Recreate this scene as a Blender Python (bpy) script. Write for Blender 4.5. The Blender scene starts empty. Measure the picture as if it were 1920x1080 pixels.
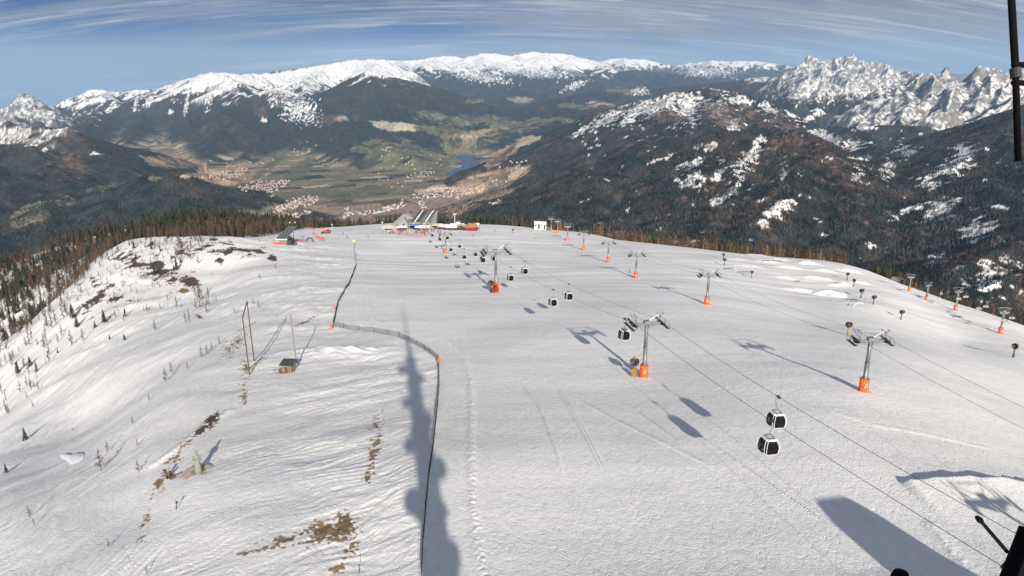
import bpy, bmesh, math, random, time
import numpy as np
from mathutils import Vector, Matrix
T_START = time.time()
random.seed(7)
rng = np.random.default_rng(11)
C = bpy.context.scene.collection
F = 1416.0
TH = math.radians(16.5)
ST, CT = math.sin(TH), math.cos(TH)

# ------------------------------------------------------------------ camera geometry helpers (authoring aid)
def ray(px, py):
    dx, dy = (px - 960) / F, (py - 540) / F
    return dx, CT - dy * ST, -(ST + dy * CT)
def at(px, py, Y):
    r = ray(px, py); k = Y / r[1]
    return (r[0] * k, Y, r[2] * k)
def project(x, y, z):
    d = y * CT - z * ST
    d = np.where(d < 1e-3, 1e-3, d)
    return 960 + F * x / d, 540 - F * (y * ST + z * CT) / d, d

# ------------------------------------------------------------------ numpy noise
_perm = rng.permutation(256).astype(np.int32)
_perm = np.concatenate([_perm, _perm])
_ga = np.linspace(0, 2 * np.pi, 32, endpoint=False)
_gx, _gy = np.cos(_ga).astype(np.float32), np.sin(_ga).astype(np.float32)
def perlin(x, y, seed=0):
    x = np.asarray(x, np.float64) + seed * 17.31; y = np.asarray(y, np.float64) + seed * 9.77
    xi = np.floor(x).astype(np.int64); yi = np.floor(y).astype(np.int64)
    fx = (x - xi).astype(np.float32); fy = (y - yi).astype(np.float32)
    xi &= 255; yi &= 255; x1 = (xi + 1) & 255; y1 = (yi + 1) & 255
    u = fx * fx * fx * (fx * (fx * 6 - 15) + 10); v = fy * fy * fy * (fy * (fy * 6 - 15) + 10)
    def g(a, b, dx, dy):
        h = _perm[_perm[a] + b] & 31
        return _gx[h] * dx + _gy[h] * dy
    n00 = g(xi, yi, fx, fy); n10 = g(x1, yi, fx - 1, fy)
    n01 = g(xi, y1, fx, fy - 1); n11 = g(x1, y1, fx - 1, fy - 1)
    a = n00 + u * (n10 - n00); b = n01 + u * (n11 - n01)
    return (a + v * (b - a)) * 1.5
def fbm(x, y, o=5, seed=0, gain=.5):
    s = 0; a = 1.; t = 0
    for i in range(o):
        s = s + a * perlin(x * 2 ** i, y * 2 ** i, seed + i * 3); t += a; a *= gain
    return s / t
def ridged(x, y, o=5, seed=0, gain=.5):
    s = 0; a = 1.; t = 0
    for i in range(o):
        s = s + a * (1 - np.abs(perlin(x * 2 ** i, y * 2 ** i, seed + i * 5)) * 2); t += a; a *= gain
    return s / t
def sstep(a, b, x):
    t = np.clip((x - a) / (b - a), 0, 1); return t * t * (3 - 2 * t)
def in_poly(px, py, pts):
    r = np.zeros(px.shape, bool); n = len(pts)
    for i in range(n):
        x1, y1 = pts[i]; x2, y2 = pts[(i + 1) % n]
        if y1 == y2: continue
        c = (y1 > py) != (y2 > py)
        r ^= c & (px < (x2 - x1) * (py - y1) / (y2 - y1) + x1)
    return r
def poly_dist(x, y, pts):
    """distance to a polyline, arc length of the closest point, signed side, interpolated 3rd coordinate"""
    best = np.full(x.shape, 1e12); bt = np.zeros(x.shape); bz = np.zeros(x.shape); bs = np.zeros(x.shape); L = 0
    for a, b in zip(pts[:-1], pts[1:]):
        ax, ay, bx, by = a[0], a[1], b[0], b[1]
        vx, vy = bx - ax, by - ay; l2 = vx * vx + vy * vy; l = math.sqrt(l2)
        t = np.clip(((x - ax) * vx + (y - ay) * vy) / l2, 0, 1)
        dx, dy = x - ax - t * vx, y - ay - t * vy
        d = dx * dx + dy * dy
        m = d < best
        best = np.where(m, d, best); bt = np.where(m, L + t * l, bt)
        if len(a) > 2: bz = np.where(m, a[2] + t * (b[2] - a[2]), bz)
        bs = np.where(m, np.sign(vx * dy - vy * dx), bs)
        L += l
    return np.sqrt(best), bt, bs, bz

# ------------------------------------------------------------------ near mountain: plane + control points
H0, SL = 35.0, 0.157
NP = [(1080,0),]
CTRL = [  # pixel x, pixel y, distance
 (960,1080,59.5),(700,1080,59.5),(1300,1080,59.5),(1700,1080,59.5),(2000,1080,60),(1207,705,130),(1622,735,118),(930,548,241),(836,475,389),
 (1325,570,216),(1192,520,282),(1140,490,345),(1094,469,412),(1064,450,486),(1045,437,560),(640,620,178),(825,680,141),(700,480,375),
 (560,690,137),(468,700,133),(373,890,83),(600,860,88),(620,1000,67),(300,1070,61),(820,900,80),(1000,800,100),
 (60,1075,66),(0,980,84),(0,900,112),(90,880,112),(0,830,145),(150,800,146),(200,700,172),(330,740,122),(300,620,215),(400,620,185),(400,780,108),(270,960,77),
 (450,560,232),(560,500,310),(480,505,300),(380,552,282),(200,612,245),(130,650,238),(20,775,190),(-100,860,190),(-100,700,260),(300,562,275),(420,505,322),(300,505,318),
 (230,452,385),(300,447,382),(380,447,380),(450,447,385),(520,453,400),(160,520,340),(100,562,315),(335,475,345),(300,452,430),(400,452,440),(-100,1080,75),
 (640,426,640),(750,418,650),(860,422,640),(950,424,640),(1010,428,610),(1100,436,590),(1200,455,520),(1300,466,490),(1400,478,465),(1500,486,450),(1560,492,440),
 (1640,512,425),(1700,539,400),(1760,562,388),(1830,586,365),(1900,604,335),(1990,640,300),(2100,690,270),(1800,645,240),(1875,628,262),(1900,672,212),(1920,800,120),(1700,640,190),
 (1550,550,290),(1500,600,215),(1640,570,265),(2100,800,150),
 (0,690,330),(60,620,380),(-100,650,420),(0,560,560),(0,500,720),(-100,560,720),(150,448,720),(200,474,600),(250,430,800),(330,414,880),(420,416,900),(500,423,880),(560,429,820),(300,440,620),(400,436,640),
 (100,520,470),(180,470,520),
 (1100,443,640),(1200,464,570),(1300,477,545),(1400,489,515),(1500,497,500),(1580,505,490),(1640,527,475),(1700,558,450),(1760,580,435),(1830,606,415),(1900,628,385),(750,424,700),(860,428,695),(950,430,695),(1010,436,660)]
WCTRL = [ # world x, y, z-below-plane style absolute z
 (0,5,-35.5),(40,20,-38),(-40,20,-39),(-120,30,-62),(120,20,-46),(0,-40,-33),(200,60,-75),(-220,80,-125),
 (0,830,-215),(200,790,-235),(470,720,-290),(560,560,-280),(470,330,-230),(380,180,-160),(0,1000,-300),(300,1000,-320),(700,800,-420),(700,400,-360),(-300,1050,-260),(-560,1000,-300),
 (-700,700,-290),(-450,420,-240),(0,1400,-470),(500,1400,-520),(-500,1400,-450),(-1000,900,-450),(1000,900,-600),(-600,300,-300),(0,-200,-60),(300,-100,-90),(-300,-100,-120)]
cp = [at(*c) for c in CTRL] + WCTRL
cp = np.array(cp)
def _uv(x, y):
    r = np.sqrt(x * x + y * y + 900.)
    return np.arctan2(x, np.maximum(y, -1e9) + 1e-9) * 2.2, np.log(r)
def _res_targets():
    return cp[:, 2] - (-H0 - SL * cp[:, 1])
def _solve():
    u, v = _uv(cp[:, 0], cp[:, 1]); n = len(u)
    d2 = (u[:, None] - u) ** 2 + (v[:, None] - v) ** 2
    K = np.where(d2 > 0, d2 * np.log(np.maximum(d2, 1e-12)) * .5, 0) + np.eye(n) * .004
    P = np.stack([np.ones(n), u, v], 1)
    A = np.block([[K, P], [P.T, np.zeros((3, 3))]])
    sc = cp[:, 1:2].ravel() * 0 + np.sqrt(cp[:, 0] ** 2 + cp[:, 1] ** 2 + 900)
    b = np.concatenate([_res_targets() / sc, np.zeros(3)])   # residual as an angle: comparable at all ranges
    w = np.linalg.solve(A, b)
    return u, v, w
_cu, _cv, _cw = _solve()
def near_base(x, y):
    sh = np.asarray(x).shape
    x = np.asarray(x, float).ravel(); y = np.asarray(y, float).ravel()
    out = np.empty(x.shape)
    for s in range(0, len(x), 100000):
        X, Y = x[s:s + 100000], y[s:s + 100000]
        u, v = _uv(X, Y)
        z = _cw[-3] + _cw[-2] * u + _cw[-1] * v
        for i in range(len(_cu)):
            d2 = (u - _cu[i]) ** 2 + (v - _cv[i]) ** 2
            z = z + _cw[i] * d2 * np.log(d2 + 1e-12) * .5
        out[s:s + 100000] = -H0 - SL * Y + z * np.sqrt(X * X + Y * Y + 900)
    return out.reshape(sh)

# ------------------------------------------------------------------ far mountains: ridge network
RIDGES = []
def add_ridge(pts, slope, snow, gul=.25, toe=None, n=0, sslope=.42, w=1.0, wig=.06, rough=1.0):
    P = [at(a, b, c * 1000) for a, b, c in pts]
    RIDGES.append((P, slope, snow, gul, rough))
    if toe:
        Tt = [at(a, b, c * 1000) for a, b, c in toe]
        rr = random.Random(len(P) * 31 + int(pts[0][0]))
        def lerp(Q, t):
            f = t * (len(Q) - 1); i = min(int(f), len(Q) - 2); f -= i
            return [Q[i][k] + (Q[i + 1][k] - Q[i][k]) * f for k in range(3)]
        for i in range(n):
            t = (i + .5 + rr.uniform(-.3, .3)) / n
            a = lerp(P, t); b = lerp(Tt, min(1, max(0, t + rr.uniform(-.04, .04))))
            L = math.hypot(a[0] - b[0], a[1] - b[1])
            q = []
            for k in range(6):
                f = k / 5; e = rr.uniform(-1, 1) * wig * L * (f > 0)
                nx, ny = -(b[1] - a[1]) / L, (b[0] - a[0]) / L
                zz = a[2] + (b[2] - a[2]) * (f ** .85) - (35 if k == 0 else 0) + rr.uniform(-.02, .02) * L * (0 < k < 5)
                q.append((a[0] + (b[0] - a[0]) * f + nx * e, a[1] + (b[1] - a[1]) * f + ny * e, zz))
            RIDGES.append((q, sslope, snow, gul, rough))
NOSNOW = 9999
add_ridge([(480,140,33),(560,128,32),(640,116,30),(700,110,29),(770,113,29),(840,103,29),(870,108,29),(905,99,29),(960,104,29),(1000,97,30),(1060,101,30),(1110,112,30),(1160,130,28)], .5, -235, .35, [(560,150,24),(760,150,23),(900,150,23),(1130,150,23)], 11)
add_ridge([(1090,120,42),(1150,109,42),(1210,111,42),(1260,122,42),(1330,114,40),(1420,114,38),(1480,124,36)], .45, -150, .3, [(1120,140,32),(1300,140,30),(1450,145,28)], 5)
add_ridge([(-80,235,12.5),(0,210,13),(40,173,13.5),(62,186,13.5),(85,203,13.4),(115,228,13.2)], .85, -1000, .4, [(-60,280,10.5),(20,255,11),(110,262,11.5)], 4, .7)
add_ridge([(95,205,17),(130,183,17.5),(170,168,18),(230,171,18),(290,168,17.5),(345,150,17),(395,134,16.5),(450,140,17),(520,136,18),(600,123,19),(650,113,20),(720,112,21)], .5, -540, .35,
          [(150,290,10.5),(260,298,10.4),(340,316,9.7),(450,318,9.5),(520,300,9.8),(600,230,12)], 10, .5)
add_ridge([(560,185,16),(610,172,15.6),(650,150,15.3),(690,133,15),(730,141,15),(760,150,15),(830,166,15.5),(900,190,16),(960,212,16)], .5, -215, .3,
          [(545,338,8.9),(620,348,8.65),(690,342,8.7),(740,280,9.8),(850,242,11.4),(940,226,13)], 9, .42)
add_ridge([(880,236,13.5),(960,214,15),(1050,190,16),(1100,173,17),(1150,165,18),(1230,172,19)], .25, NOSNOW, .3, [(920,258,11.8),(1000,246,12.2),(1080,225,12.5)], 5, .25)
add_ridge([(820,178,21),(880,161,22),(930,152,23),(1000,156,23),(1060,168,22),(1110,182,21)], .4, -40, .3, [(860,200,18),(1000,195,18),(1080,192,18)], 5)
add_ridge([(1060,158,27),(1130,142,26),(1180,130,26),(1250,136,26),(1330,150,24),(1400,165,22)], .35, 0, .3, [(1150,172,20),(1300,175,20),(1390,175,19)], 5)
add_ridge([(1190,172,20),(1280,160,19),(1380,150,18),(1470,143,17)], .4, -150, .3, [(1280,180,15),(1400,180,14.5),(1480,190,14)], 4)
add_ridge([(1455,150,16),(1490,127,16),(1520,105,16),(1540,112,16),(1565,108,16),(1600,105,16),(1625,116,16),(1650,120,16),(1690,130,16),(1730,142,15)], .9, -420, .4, [(1480,190,12),(1560,205,12),(1680,180,13)], 8, .7)
add_ridge([(1560,222,10),(1600,205,10),(1640,185,10),(1680,170,10),(1720,150,10),(1745,138,10),(1762,140,10),(1775,121,10),(1790,137,10),(1812,140,10),(1835,122,10),(1860,134,10),(1890,142,10),(1930,130,10),(2000,110,10),(2200,100,10)], .95, -800, .45,
          [(1590,232,8.6),(1660,240,8.1),(1740,262,7.4),(1790,262,7),(1880,215,7.5)], 10, .75)
add_ridge([(1440,268,8),(1500,248,8),(1560,238,7.8),(1620,236,7.6),(1700,236,7.4),(1742,238,7.3)], .4, NOSNOW, .25, [(1560,330,5.6),(1650,365,5),(1750,345,5)], 4, .4)
add_ridge([(1020,262,9.4),(1035,250,9.3),(1055,238,9.3),(1100,215,9.2),(1150,202,9.1),(1200,190,9),(1260,174,9),(1330,163,9),(1400,176,9),(1450,195,8.8),(1500,222,8.5),(1560,262,8)], .35, NOSNOW, .25,
          [(1060,318,7.4),(1110,300,6.8),(1250,275,6.2),(1400,262,6.2),(1520,280,6.4)], 8, .4)
add_ridge([(955,388,4.9),(968,350,5.4),(1050,320,5.4),(1150,294,5.3),(1250,272,5.2),(1350,253,5.1),(1450,238,5),(1510,250,4.8),(1560,288,4.4),(1610,338,4.0),(1652,400,3.6)], .4, NOSNOW, .25,
          [(960,440,3.9),(1100,460,3.4),(1300,480,3.0),(1500,510,2.7),(1640,500,2.8)], 8, .36)
add_ridge([(2050,150,6.5),(1960,185,6),(1920,212,5.5),(1880,240,5.1),(1830,285,4.6),(1790,325,4.3),(1750,355,4.1)], .5, NOSNOW, .3,
          [(2000,620,2.0),(1900,580,2.1),(1820,550,2.3),(1740,520,2.6),(1690,450,3.2)], 7, .45)
add_ridge([(-120,225,7.5),(0,234,7.5),(60,238,7.3),(130,247,7.2),(180,275,7),(230,308,6.8),(268,334,6.5)], .4, -600, .25, [(-60,440,4.2),(60,450,4.2),(150,430,4.5),(240,390,5.3)], 5, .38)
add_ridge([(60,420,5),(150,385,5),(200,352,5.2),(260,332,5.3),(330,321,5.3),(370,333,5.3),(420,360,5.3),(475,398,5.4)], .42, NOSNOW, .25, [(100,470,4),(250,480,4.2),(400,470,4.6)], 5, .38)

LAKE = [(834,327),(850,318),(866,312),(869,303),(858,297),(856,293),(872,291),(891,292),(890,299),(900,306),(896,317),(880,322),(852,329)]
Z_LAKE = -1247.0
def _gnd(px, py, z):
    r = ray(px, py); k = z / r[2]; return (r[0] * k, r[1] * k)
LAKE_W = [_gnd(a, b, Z_LAKE) for a, b in LAKE]
def floor_z(x, y):
    r = np.hypot(x, y)
    z = Z_LAKE + 3 + np.maximum(0, r - 11500) * .0125
    t = perlin(x / 1500, y / 1500, 40) * 30 + perlin(x / 500, y / 500, 41) * 9
    flat = sstep(11500, 14500, r)
    near_l = np.exp(-(((x + 560) / 900) ** 2 + ((y - 9800) / 1500) ** 2))
    z = z + np.maximum(0, t + 6) * (1 - near_l) * (.10 + .9 * flat)
    # beyond the left-hand range the land falls away below the skyline
    px, _, _ = project(x, y, z)
    ys = np.interp(px, [-400, 0, 60, 130, 230, 330, 420, 520, 600, 700], [260, 235, 215, 205, 190, 175, 160, 150, 140, 120])
    dy = (ys - 540) / F
    lim = -(ST + dy * CT) / (CT - dy * ST) * y
    return np.where((y > 18500) & (px < 700), np.minimum(z, z + (lim - z) * sstep(18500, 21000, y)), z)
def far_height(x, y):
    """height, snow line of the ridge that wins, winning distance from crest"""
    sh = x.shape; x = x.ravel(); y = y.ravel()
    # domain warp so that nothing is straight
    wx = x + fbm(x / 1300, y / 1300, 3, 50) * 260; wy = y + fbm(x / 1300, y / 1300, 3, 60) * 260
    fl = floor_z(x, y); z = fl.copy(); snow = np.full(x.shape, 9999.); dc = np.full(x.shape, 9e3); idx = np.full(x.shape, -1)
    for k, (P, sl, sn, gu, ro) in enumerate(RIDGES):
        A = np.array(P); R = (A[:, 2].max() + 1400) / sl * 1.25
        R = min(R, 9000)
        m = (x > A[:, 0].min() - R) & (x < A[:, 0].max() + R) & (y > A[:, 1].min() - R) & (y < A[:, 1].max() + R)
        if not m.any(): continue
        # fade the warp to nothing near the crest so the silhouettes stay put
        d0, _, _, _ = poly_dist(x[m], y[m], P)
        f = sstep(0, 900, d0)
        X = x[m] + (wx[m] - x[m]) * f; Y = y[m] + (wy[m] - y[m]) * f
        d, t, s, zr = poly_dist(X, Y, P)
        g = ridged(t / 520 + s * 7.3, d / 2600, 3, 70 + k)           # ribs and gullies running down the flank
        g2 = perlin(t / 150 + s * 3.3, d / 900, 90 + k)
        amp = 1 - np.exp(-d / 500)
        h = zr - sl * d * (1 - gu * .9 * (g - .3)) + amp * (g2 * 26 * ro) + perlin(t / 260, t * 0 + k, 33) * 14
        zz = z[m]; w = h > zz
        zz[w] = h[w]; z[m] = zz
        a = snow[m]; a[w] = sn; snow[m] = a
        a = dc[m]; a[w] = d[w]; dc[m] = a
        a = idx[m]; a[w] = k; idx[m] = a
    up = np.clip((z - fl) / 260, 0, 1)
    r = np.hypot(x, y)
    px_, _, _ = project(x, y, z); snow = np.where((snow < 9000) & (y > 13000) & (snow > -600), snow - 330 * sstep(430, 90, px_), snow)
    hi = sstep(-250, 50, z - snow) * (snow < 9000)
    crag = hi * ((x > .28 * y) & (y < 17000) | (x < -.55 * y) & (y < 15000))
    rough = (26 + 26 * hi + 75 * crag) * up
    z = z + rough * (ridged(x / 780, y / 780, 5, 20, .5) - .45) + up * (14 + 10 * crag) * fbm(x / 170, y / 170, 4, 25)
    lx = [p[0] for p in LAKE_W]; ly = [p[1] for p in LAKE_W]
    ml = (x > min(lx) - 500) & (x < max(lx) + 500) & (y > min(ly) - 600) & (y < max(ly) + 600)
    if ml.any():
        dl, _, _, _ = poly_dist(x[ml], y[ml], LAKE_W + [LAKE_W[0]])
        k_ = sstep(420, 60, dl); z[ml] = z[ml] * (1 - k_) + (Z_LAKE + 3) * k_
    return z.reshape(sh), snow.reshape(sh), dc.reshape(sh), (z - fl).reshape(sh)

# ------------------------------------------------------------------ near snow detail
def G(px, py, it=60):
    """point of the base slope seen at a pixel"""
    r = ray(px, py); Ys = np.geomspace(40, 1000, 1400)
    X = r[0] / r[1] * Ys; Z = r[2] / r[1] * Ys
    d = Z - near_base(X, Ys)
    i = int(np.argmax(d < 0)) if (d < 0).any() else len(Ys) - 1
    if i == 0: i = 1
    a, b = d[i - 1], d[i]; t = a / (a - b) if a != b else 0
    Yv = Ys[i - 1] + (Ys[i] - Ys[i - 1]) * t
    return (r[0] / r[1] * Yv, Yv)
FENCE_PX = [(664,462),(668,500),(655,535),(634,570),(625,612),(650,618),(700,624),(745,632),(790,652),(823,676),(824,720),(819,780),(813,840),(805,900),(799,960),(794,1020),(791,1090)]
FENCE = [G(a, b) for a, b in FENCE_PX]
def gl(*p): return [G(a, b) for a, b in p]
BERMS = [(gl((690,505),(672,545),(670,580),(676,610)), .5, .35), (gl((845,640),(872,672),(882,705),(885,760),(884,820),(885,880),(888,940),(893,1000),(905,1060),(915,1100)), .6, .42),
         (gl((675,470),(690,510),(678,560),(680,612)), .35, .25), (gl((290,870),(340,835),(380,800),(430,770)), .8, .55), (gl((490,845),(560,815),(620,770),(650,720)), 1.6, .16),
         (gl((1745,985),(1790,1040),(1830,1085)), .7, .25)]
TRACKS = [(gl((712,470),(738,500),(745,540),(762,580),(775,612)), .28), (gl((705,480),(718,520),(722,545)), .25), (gl((985,660),(1010,690),(1050,730),(1090,800),(1130,880),(1185,960),(1210,990)), .22),
          (gl((1060,735),(1160,790),(1280,850),(1380,900)), .2), (gl((853,478),(868,510),(900,545),(960,590),(1000,630)), .4), (gl((810,440),(845,478),(880,520),(905,560)), .3),
          (gl((1250,780),(1400,880),(1520,960),(1600,1020)), .12), (gl((1360,470),(1450,510),(1550,545),(1640,560)), .5), (gl((1365,482),(1470,530),(1600,570)), .5),
          (gl((1180,760),(1300,850)), .15), (gl((1500,760),(1640,800),(1900,850)), .3), (gl((690,560),(700,600),(726,612)), .25), (gl((960,700),(1010,760),(1040,840),(1060,900)), .12)]
PARK = [(1530,522,9,1.3,3),(1480,503,8,1.3,3.5),(1440,492,7,1.3,3),(1590,508,7,1.3,3),(1420,480,7,1,3),(1500,545,9,1.0,3),(1572,536,8,1.2,3),(1400,500,7,.9,3),(1520,495,6,1.1,3),(1470,520,6,.9,3),(1545,508,6,1.2,3),(1610,530,5,1,2.5),(1460,487,6,1,3),(1380,487,6,.7,3)]
PARK = [(G(a, b), c, h, w) for a, b, c, h, w in PARK]
LUMPS = [(G(1820,935), 16, 3.2, 4.0),(G(645,660), 9, 1.2, 5), (G(1765,945),5,1.5,3)]
off_dir = np.array(G(470, 690)) - np.array(G(270, 890)); off_dir /= np.linalg.norm(off_dir)
off2 = np.array(G(760, 925)) - np.array(G(600, 975)); off2 /= np.linalg.norm(off2)
def piste_side(x, y):
    """1 on the groomed run, 0 off it"""
    d, t, s, _ = poly_dist(x, y, FENCE)
    # sign: run is to the +x side of the fence line
    xi = np.interp(y, [p[1] for p in FENCE[::-1]], [p[0] for p in FENCE[::-1]])
    return sstep(-1.0, 1.5, np.where(y < FENCE[0][1], x - xi, d)) 
def near_detail(x, y):
    r = np.hypot(x, y); px, py, _ = project(x, y, -H0 - SL * y)
    on = piste_side(x, y)
    u = x * off_dir[0] + y * off_dir[1]; v = -x * off_dir[1] + y * off_dir[0]
    wv = perlin(x / 14, y / 14, 4) * 3
    rip = (1 - np.abs(perlin(u / 9, (v + wv) / 1.15, 2)) * 2) * .16 + (1 - np.abs(perlin(u / 3.6 , (v + wv) / .5, 3)) * 2) * .075 + perlin(u / 26, v / 5, 6) * .35
    u2 = x * off2[0] + y * off2[1]; v2 = -x * off2[1] + y * off2[0]; wv2 = perlin(x / 7, y / 7, 5) * 1.3
    rip2 = (1 - np.abs(perlin(u2 / 5.5, (v2 + wv2) / 1.3, 26)) * 2) * .10 + (1 - np.abs(perlin(u2 / 2.0, (v2 + wv2) / .55, 27)) * 2) * .07 + perlin(u2 / 1.0, v2 / .35, 28) * .02 + perlin(u2 / 18, v2 / 4, 29) * .25
    mx = sstep(-60, 60, px - np.interp(py, [560, 700, 1080], [560, 440, 270]))
    rip = rip * .62 * (1 - mx) + rip2 * .8 * mx
    rip = rip + sstep(130, 230, r) * ((1 - np.abs(perlin((u + wv) / 16, v / 3.6, 35)) * 2) * .30 + (1 - np.abs(perlin(x / 40 + 3, y / 30, 36)) * 2) * .6)
    rip = rip * (.35 + .65 * sstep(-.25, .3, perlin(x / 22, y / 22, 8)))
    soft = fbm(x / 30, y / 30, 3, 9) * .9
    wq = perlin(x / 9, y / 9, 18) * 2.2
    gro = perlin(x / 16, y / 6, 12) * .06 + (1 - np.abs(perlin((x + wq) / 4.2, (y + wq) / 1.5, 13)) * 2) * .028 * sstep(80, 150, y) + (1 - np.abs(perlin(x / 1.5 + wq * .2, y / 2.1, 14)) * 2) * .014 + perlin(x / 55, y / 32, 15) * .45 + perlin(x / .5, y / .5, 16) * .010
    far_und = perlin(x / 46, y / 9, 17) * .28 * sstep(180, 330, y)
    z = (rip + soft) * (1 - on) + (gro + far_und) * on
    for P, w, h in BERMS:
        b = np.array(P); m = (x > b[:, 0].min() - 6) & (x < b[:, 0].max() + 6) & (y > b[:, 1].min() - 6) & (y < b[:, 1].max() + 6)
        if m.any():
            d, t, s, _ = poly_dist(x[m], y[m], P)
            z[m] += h * np.exp(-(d / w) ** 2) * (.40 + .45 * np.abs(perlin(x[m] / .9, y[m] / .9, 21)))
    for P, w in TRACKS:
        b = np.array(P); m = (x > b[:, 0].min() - 4) & (x < b[:, 0].max() + 4) & (y > b[:, 1].min() - 4) & (y < b[:, 1].max() + 4)
        if m.any():
            d, t, s, _ = poly_dist(x[m], y[m], P)
            Lt = sum(math.hypot(q[0] - p[0], q[1] - p[1]) for p, q in zip(P[:-1], P[1:])); z[m] += (.16 * np.exp(-((d - w) / (w * .8)) ** 2) - .05 * np.exp(-(d / w) ** 2)) * sstep(0, 8, t) * sstep(0, 8, Lt - t)
    for (cx, cy), rx, h, ry in PARK:
        e = ((x - cx) / rx) ** 2 + ((y - cy) / ry) ** 2
        z += np.where(e < 9, h * np.exp(-e * 1.2) * (1 + .3 * perlin(x / 4, y / 4, 22)), 0)
    (cx, cy), rx, h, ry = LUMPS[1]
    e = ((x - cx) / rx) ** 2 + ((y - cy) / ry) ** 2; z += np.where(e < 9, h * np.exp(-e) * (.6 + .8 * np.abs(perlin(x / 4, y / 4, 23))), 0)
    # long snow bank low in the frame, its crest steep on the far side
    bx, by = G(1700, 912); ex, ey = G(1925, 920)
    tt = (x - bx) / (ex - bx); lat = y - (by + (ey - by) * tt)
    edge = sstep(-.06, .02, tt) * (1 - sstep(2.0, 2.6, tt))
    crest = .7 + .7 * sstep(.15, .45, tt) + perlin(x / 2.2, y * 0, 24) * .35
    z += crest * edge * np.where(lat > 0, np.clip(1 - lat / .9, 0, 1) ** .7, np.clip(1 + lat / 10, 0, 1) ** 1.5)
    # rocky knoll over the left side slope
    kx, ky, _ = project(x, y, near_cache if False else near_base(x, y)) if False else (px, py, 0)
    return z
def near_h(x, y):
    x = np.asarray(x, float); y = np.asarray(y, float)
    return near_base(x, y) + near_detail(x, y) * np.ones(x.shape)
KN = None
def far_mix(x, y, zn=None):
    """near slope blended into the far range"""
    r = np.hypot(x, y)
    zf, sn, dc, up = far_height(x, y)
    own = -300 - .36 * (r - 900)
    zf2 = np.maximum(zf, own + fbm(x / 300, y / 300, 4, 31) * 60)
    w = sstep(850, 1350, r)
    if zn is None: zn = near_base(x, y)
    z = zn * (1 - w) + zf2 * w
    ownm = (own > zf) | (r < 1500)
    return z, np.where(ownm, 9999, sn), dc, np.where(ownm, 900, up)
def hgt(x, y):
    X = np.array([x], float); Y = np.array([y], float)
    if math.hypot(x, y) < 850: return float(near_h(X, Y)[0])
    return float(far_mix(X, Y)[0][0])

def grid_mesh(name, X, Y, Z, COL, mat, extra=None):
    nr, na = X.shape
    me = bpy.data.meshes.new(name)
    co = np.stack([X, Y, Z], -1).reshape(-1, 3).astype(np.float32)
    idx = np.arange(nr * na, dtype=np.int32).reshape(nr, na)
    q = np.stack([idx[:-1, :-1], idx[:-1, 1:], idx[1:, 1:], idx[1:, :-1]], -1).reshape(-1)
    nf = (nr - 1) * (na - 1)
    me.vertices.add(len(co)); me.vertices.foreach_set('co', co.ravel())
    me.loops.add(nf * 4); me.loops.foreach_set('vertex_index', q)
    me.polygons.add(nf); me.polygons.foreach_set('loop_start', np.arange(0, nf * 4, 4, dtype=np.int32))
    me.polygons.foreach_set('use_smooth', np.ones(nf, bool))
    me.update(calc_edges=True)
    if COL is not None:
        ca = me.color_attributes.new('tint', 'FLOAT_COLOR', 'POINT')
        c4 = np.ones((nr * na, 4), np.float32); c4[:, :COL.shape[-1]] = COL.reshape(-1, COL.shape[-1])
        ca.data.foreach_set('color', c4.ravel())
    me.materials.append(mat)
    o = bpy.data.objects.new(name, me); C.objects.link(o)
    return o

# ------------------------------------------------------------------ node helper
class NT:
    def __init__(s, name):
        s.m = bpy.data.materials.new(name); s.m.use_nodes = True
        s.t = s.m.node_tree; s.n = s.t.nodes; s.l = s.t.links
        s.b = s.n['Principled BSDF']
    def add(s, typ, **kw):
        n = s.n.new(typ)
        for k, v in kw.items():
            if k in n.inputs.keys() if hasattr(n.inputs, 'keys') else False: n.inputs[k].default_value = v
            else: setattr(n, k, v)
        return n
    def link(s, a, b): s.l.new(a, b)
def setin(n, **kw):
    for k, v in kw.items(): n.inputs[k.replace('_', ' ')].default_value = v
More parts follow.
